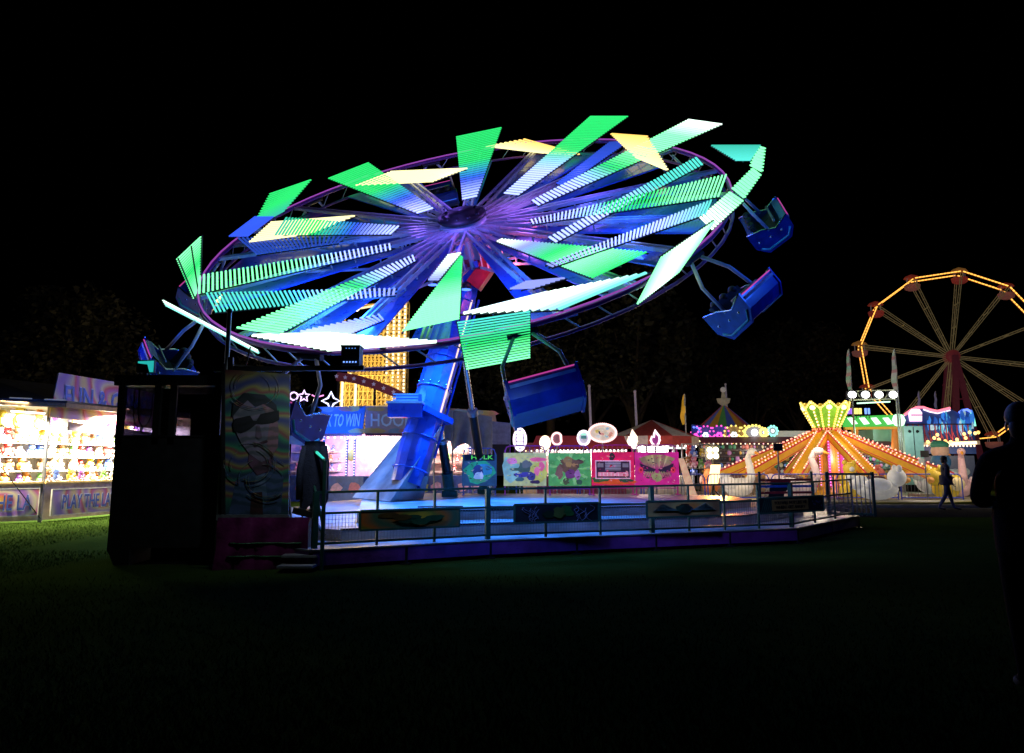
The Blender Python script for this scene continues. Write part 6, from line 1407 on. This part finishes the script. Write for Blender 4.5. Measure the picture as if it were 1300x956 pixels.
# ------------------------------------------------------------------ trees
def tree_meshes(seed, h=12., r=4.2, leaves=5200):
    rr = random.Random(seed); t = MB(); t.tube((0, 0, 0), (0, 0, h*.4), .35, 'bark', r1=.24, n=10)
    clumps = []
    for k in range(9):
        a0 = k*2.4; q = V((math.cos(a0)*r*.6*rr.uniform(.6, 1), math.sin(a0)*r*.6*rr.uniform(.6, 1), h*rr.uniform(.48, .85))); t.tube((0, 0, h*rr.uniform(.25, .42)), q, .14, 'bark', r1=.04, n=6); clumps.append((q, r*rr.uniform(.3, .5)))
    for k in range(10): a0 = rr.uniform(0, 6.3); d_ = rr.uniform(.1, .8)*r; clumps.append((V((math.cos(a0)*d_, math.sin(a0)*d_, h*rr.uniform(.5, .98))), r*rr.uniform(.2, .42)))
    c = MB(); vs = []; fs = []
    for i in range(leaves):
        q, cr = rr.choice(clumps); d_ = V((rr.gauss(0, 1), rr.gauss(0, 1), rr.gauss(0, 1))).normalized()*cr*rr.uniform(.55, 1.08); p = q+d_; p.z = max(p.z, h*.22)
        a_ = V((rr.gauss(0, 1), rr.gauss(0, 1), rr.gauss(0, .6))).normalized(); b_ = a_.cross(V((rr.gauss(0, 1), rr.gauss(0, 1), rr.gauss(0, 1)))).normalized(); s_ = rr.uniform(.12, .26)
        k = len(vs); vs += [p-a_*s_, p+b_*s_*.6, p+a_*s_, p-b_*s_*.6]; fs.append((k, k+1, k+2, k+3))
    c.add(vs, fs, 'leaves'); return t, c
kinds = []
for s_ in (1, 2, 3):
    t, c = tree_meshes(s_); a_ = t.build('trunk'); b_ = c.build('crown'); kinds.append((a_.data, b_.data)); bpy.data.objects.remove(a_); bpy.data.objects.remove(b_)
tl = [(655, 60, 12.0, .9, 'dim tree behind the neon band sign, directly right of the mast strut'), (700, 58, 13.5, 1., 'tall dim tree behind the sweet kiosk'), (752, 62, 14.5, 1.1, 'tallest broad tree in the middle, above the oval sign'), (810, 59, 14.8, 1.15, 'tall rounded tree above the red and white tent'), (858, 66, 13., .9, 'narrow dim tree behind the yellow feather flag'), (905, 72, 10.5, 1., 'low dark tree behind the carousel roof'), (962, 70, 12., 1.1, 'dark tree between the carousel and the golden crown'), (1020, 72, 13.5, 1.05, 'faint dark tree left of the big wheel rim'), (1075, 78, 11., 1., 'faint dark tree behind the feather flags'), (20, 48, 10.5, 1.2, 'barely visible dark tree at the left edge above the prize stall'), (85, 50, 12., 1.1, 'barely visible dark tree behind the FUN & GAMES sign'), (560, 64, 9.5, .9, 'low dark tree behind the mast and golden tower'), (330, 60, 9., 1., 'dark tree behind the portrait board')]
for i, (px, Y, h_, wd, lab) in enumerate(tl):
    o = thing('tree', lab, 'tree', (X2(px, Y), Y, 0), 'trees behind the fairground'); tm, cm = kinds[i % 3]
    for nm, me in (('trunk', tm), ('crown', cm)):
        q = bpy.data.objects.new(nm, me); COL.objects.link(q); q.parent = o
    o.rotation_euler = (0, 0, i*1.3); s_ = h_/12.; o.scale = (s_*wd, s_*wd, s_)

# ------------------------------------------------------------------ people
def skin_body(name, verts, edges, radii, root, parent, mats, zone):
    me = bpy.data.meshes.new(name); me.from_pydata(verts, edges, []); o = bpy.data.objects.new(name, me); COL.objects.link(o)
    md = o.modifiers.new('s', 'SKIN'); sv = me.skin_vertices[0] if me.skin_vertices else None
    if sv is None:
        bm = bmesh.new(); bm.from_mesh(me); bm.verts.layers.skin.verify(); bm.to_mesh(me); bm.free(); sv = me.skin_vertices[0]
    for i, r_ in enumerate(radii): sv.data[i].radius = (r_[0], r_[1]) if isinstance(r_, tuple) else (r_, r_); sv.data[i].use_root = (i == root)
    ss = o.modifiers.new('u', 'SUBSURF'); ss.levels = 2; ss.render_levels = 2
    dg = bpy.context.evaluated_depsgraph_get(); m2 = bpy.data.meshes.new_from_object(o.evaluated_get(dg))
    for k in mats: m2.materials.append(MATS[k])
    for p in m2.polygons: p.material_index = zone(p.center); p.use_smooth = True
    bpy.data.objects.remove(o); q = bpy.data.objects.new(name, m2); COL.objects.link(q)
    if parent is not None: q.parent = parent
    return q
def person(loc, rot, height, stride, label, mats, armpose):
    s = height/1.75; o = thing('person', label, 'person', loc); o.rotation_euler = (0, 0, rot)
    vs = []; ed = []; rd = []
    def v(x, y, z, r, link=None):
        vs.append(V((x, y, z))*s); rd.append((r[0]*s, r[1]*s) if isinstance(r, tuple) else r*s)
        if link is not None: ed.append((link, len(vs)-1))
        return len(vs)-1
    pel = v(0, 0, .95, (.17, .13)); w_ = v(0, 0, 1.08, (.18, .135), pel); ch = v(0, .0, 1.28, (.20, .145), w_); sh = v(0, .0, 1.42, (.14, .10), ch); nk = v(0, .0, 1.52, .05, sh); hb = v(0, -.01, 1.60, (.07, .085), nk); ht = v(0, -.01, 1.70, (.065, .08), hb)
    nose = v(0, -.105, 1.605, .012, hb)
    for i, sd in enumerate((-1, 1)):
        st_ = stride*sd
        hip = v(sd*.10, 0, .88, .11, pel); kn = v(sd*.10, -.10*st_-.02, .50, .075, hip); an = v(sd*.10, -.32*st_+(.05 if st_ else 0), .09, .042, kn); fo = v(sd*.11, -.32*st_-.11, .045, .04, an); v(sd*.115, -.32*st_-.17, .035, .03, fo)
        so_ = v(sd*.20, 0, 1.40, .078, sh); (ex, ey, ez), (hx, hy, hz) = armpose[i]
        el = v(sd*ex, ey, ez, .06, so_); wr = v(sd*hx, hy, hz, .028, el)
        dd = (vs[wr]-vs[el]).normalized(); a_ = V((0, 1, 0)).cross(dd).normalized() if abs(dd.y) < .9 else V((1, 0, 0)); pm = vs[wr]/s+dd*.06; pl = v(pm.x, pm.y, pm.z, (.035, .018), wr)
        for k in range(4):
            b0 = pm+dd*.04+a_*(-.03+.02*k); L = (.055, .07, .065, .05)[k]; f1 = v(b0.x, b0.y, b0.z, .009, pl); b1 = b0+dd*L*.6+V((0, -.012, 0)); f2 = v(b1.x, b1.y, b1.z, .008, f1); b2 = b1+dd*L*.4+V((0, -.02, 0)); v(b2.x, b2.y, b2.z, .007, f2)
        tb = pm-dd*.02+V((0, -.03, 0)); t1 = v(tb.x, tb.y, tb.z, .010, wr); tb2 = tb+dd*.04+V((0, -.02, 0)); v(tb2.x, tb2.y, tb2.z, .008, t1)
    wz = [vs[i] for i in range(len(vs))]
    def zone(c):
        z = c.z/s
        if z > 1.49: return 2
        if z < .07: return 3
        return 1 if z < .93 and abs(c.x) < .2*s and abs(c.y) < .5*s and not (abs(c.x) > .17*s) else 0
    skin_body('body', vs, ed, rd, 0, o, mats, zone)
    m = MB(); m.ball(V((0, .012, 1.675))*s, .095*s, 'hair', n=14, k=10, sc_=(.92, 1.12, 1.0)); m.ball(V((0, .05, 1.60))*s, .085*s, 'hair', n=14, k=10, sc_=(.9, .75, 1.05)); q = m.build('hair'); q.parent = o
    m = MB()
    for sd in (-1, 1): m.ball(V((sd*.03, -.083, 1.63))*s, .011*s, 'paint', (.6, .6, .6)); m.ball(V((sd*.078, .0, 1.61))*s, .02*s, 'skin', sc_=(.4, 1, 1.5))
    m.box(V((0, -.09, 1.565))*s, (.04*s, .008*s, .008*s), 'paint', (.3, .08, .07)); q = m.build('face_features'); q.parent = o
    m = MB(); m.lathe(V((0, 0, .86))*s, [(.19*s, -.04*s), (.20*s, .0), (.205*s, .2*s), (.19*s, .28*s)], mats[0], n=16); q = m.build('jacket_hem'); q.parent = o
    return o
p = G(1204, 648); person(p, R(75), 1.72, .8, 'person in dark jacket and blue jeans walking past the crowd barriers', ['jacket_cloth', 'denim', 'skin', 'rubber'], (((.25, .05, 1.13), (.24, -.1, .90)), ((.25, -.03, 1.13), (.23, .12, .92))))
p = V((3.50, 5.45, 0)); person(p, R(160), 1.9, 0., 'person standing as a black silhouette at the right edge', ['silhouette_black', 'silhouette_black', 'silhouette_black', 'rubber'], (((.27, -.02, 1.14), (.12, -.26, 1.18)), ((.27, -.02, 1.14), (.12, -.26, 1.14))))

sc.view_settings.view_transform = 'Standard'; sc.view_settings.look = 'None'; sc.view_settings.exposure = 0; sc.view_settings.gamma = 1
sc.render.engine = 'CYCLES'; sc.cycles.max_bounces = 5; sc.cycles.diffuse_bounces = 3; sc.cycles.glossy_bounces = 3; sc.cycles.transparent_max_bounces = 8
sc.cycles.use_denoising = True; sc.cycles.sample_clamp_indirect = 4; sc.cycles.caustics_reflective = False; sc.cycles.caustics_refractive = False
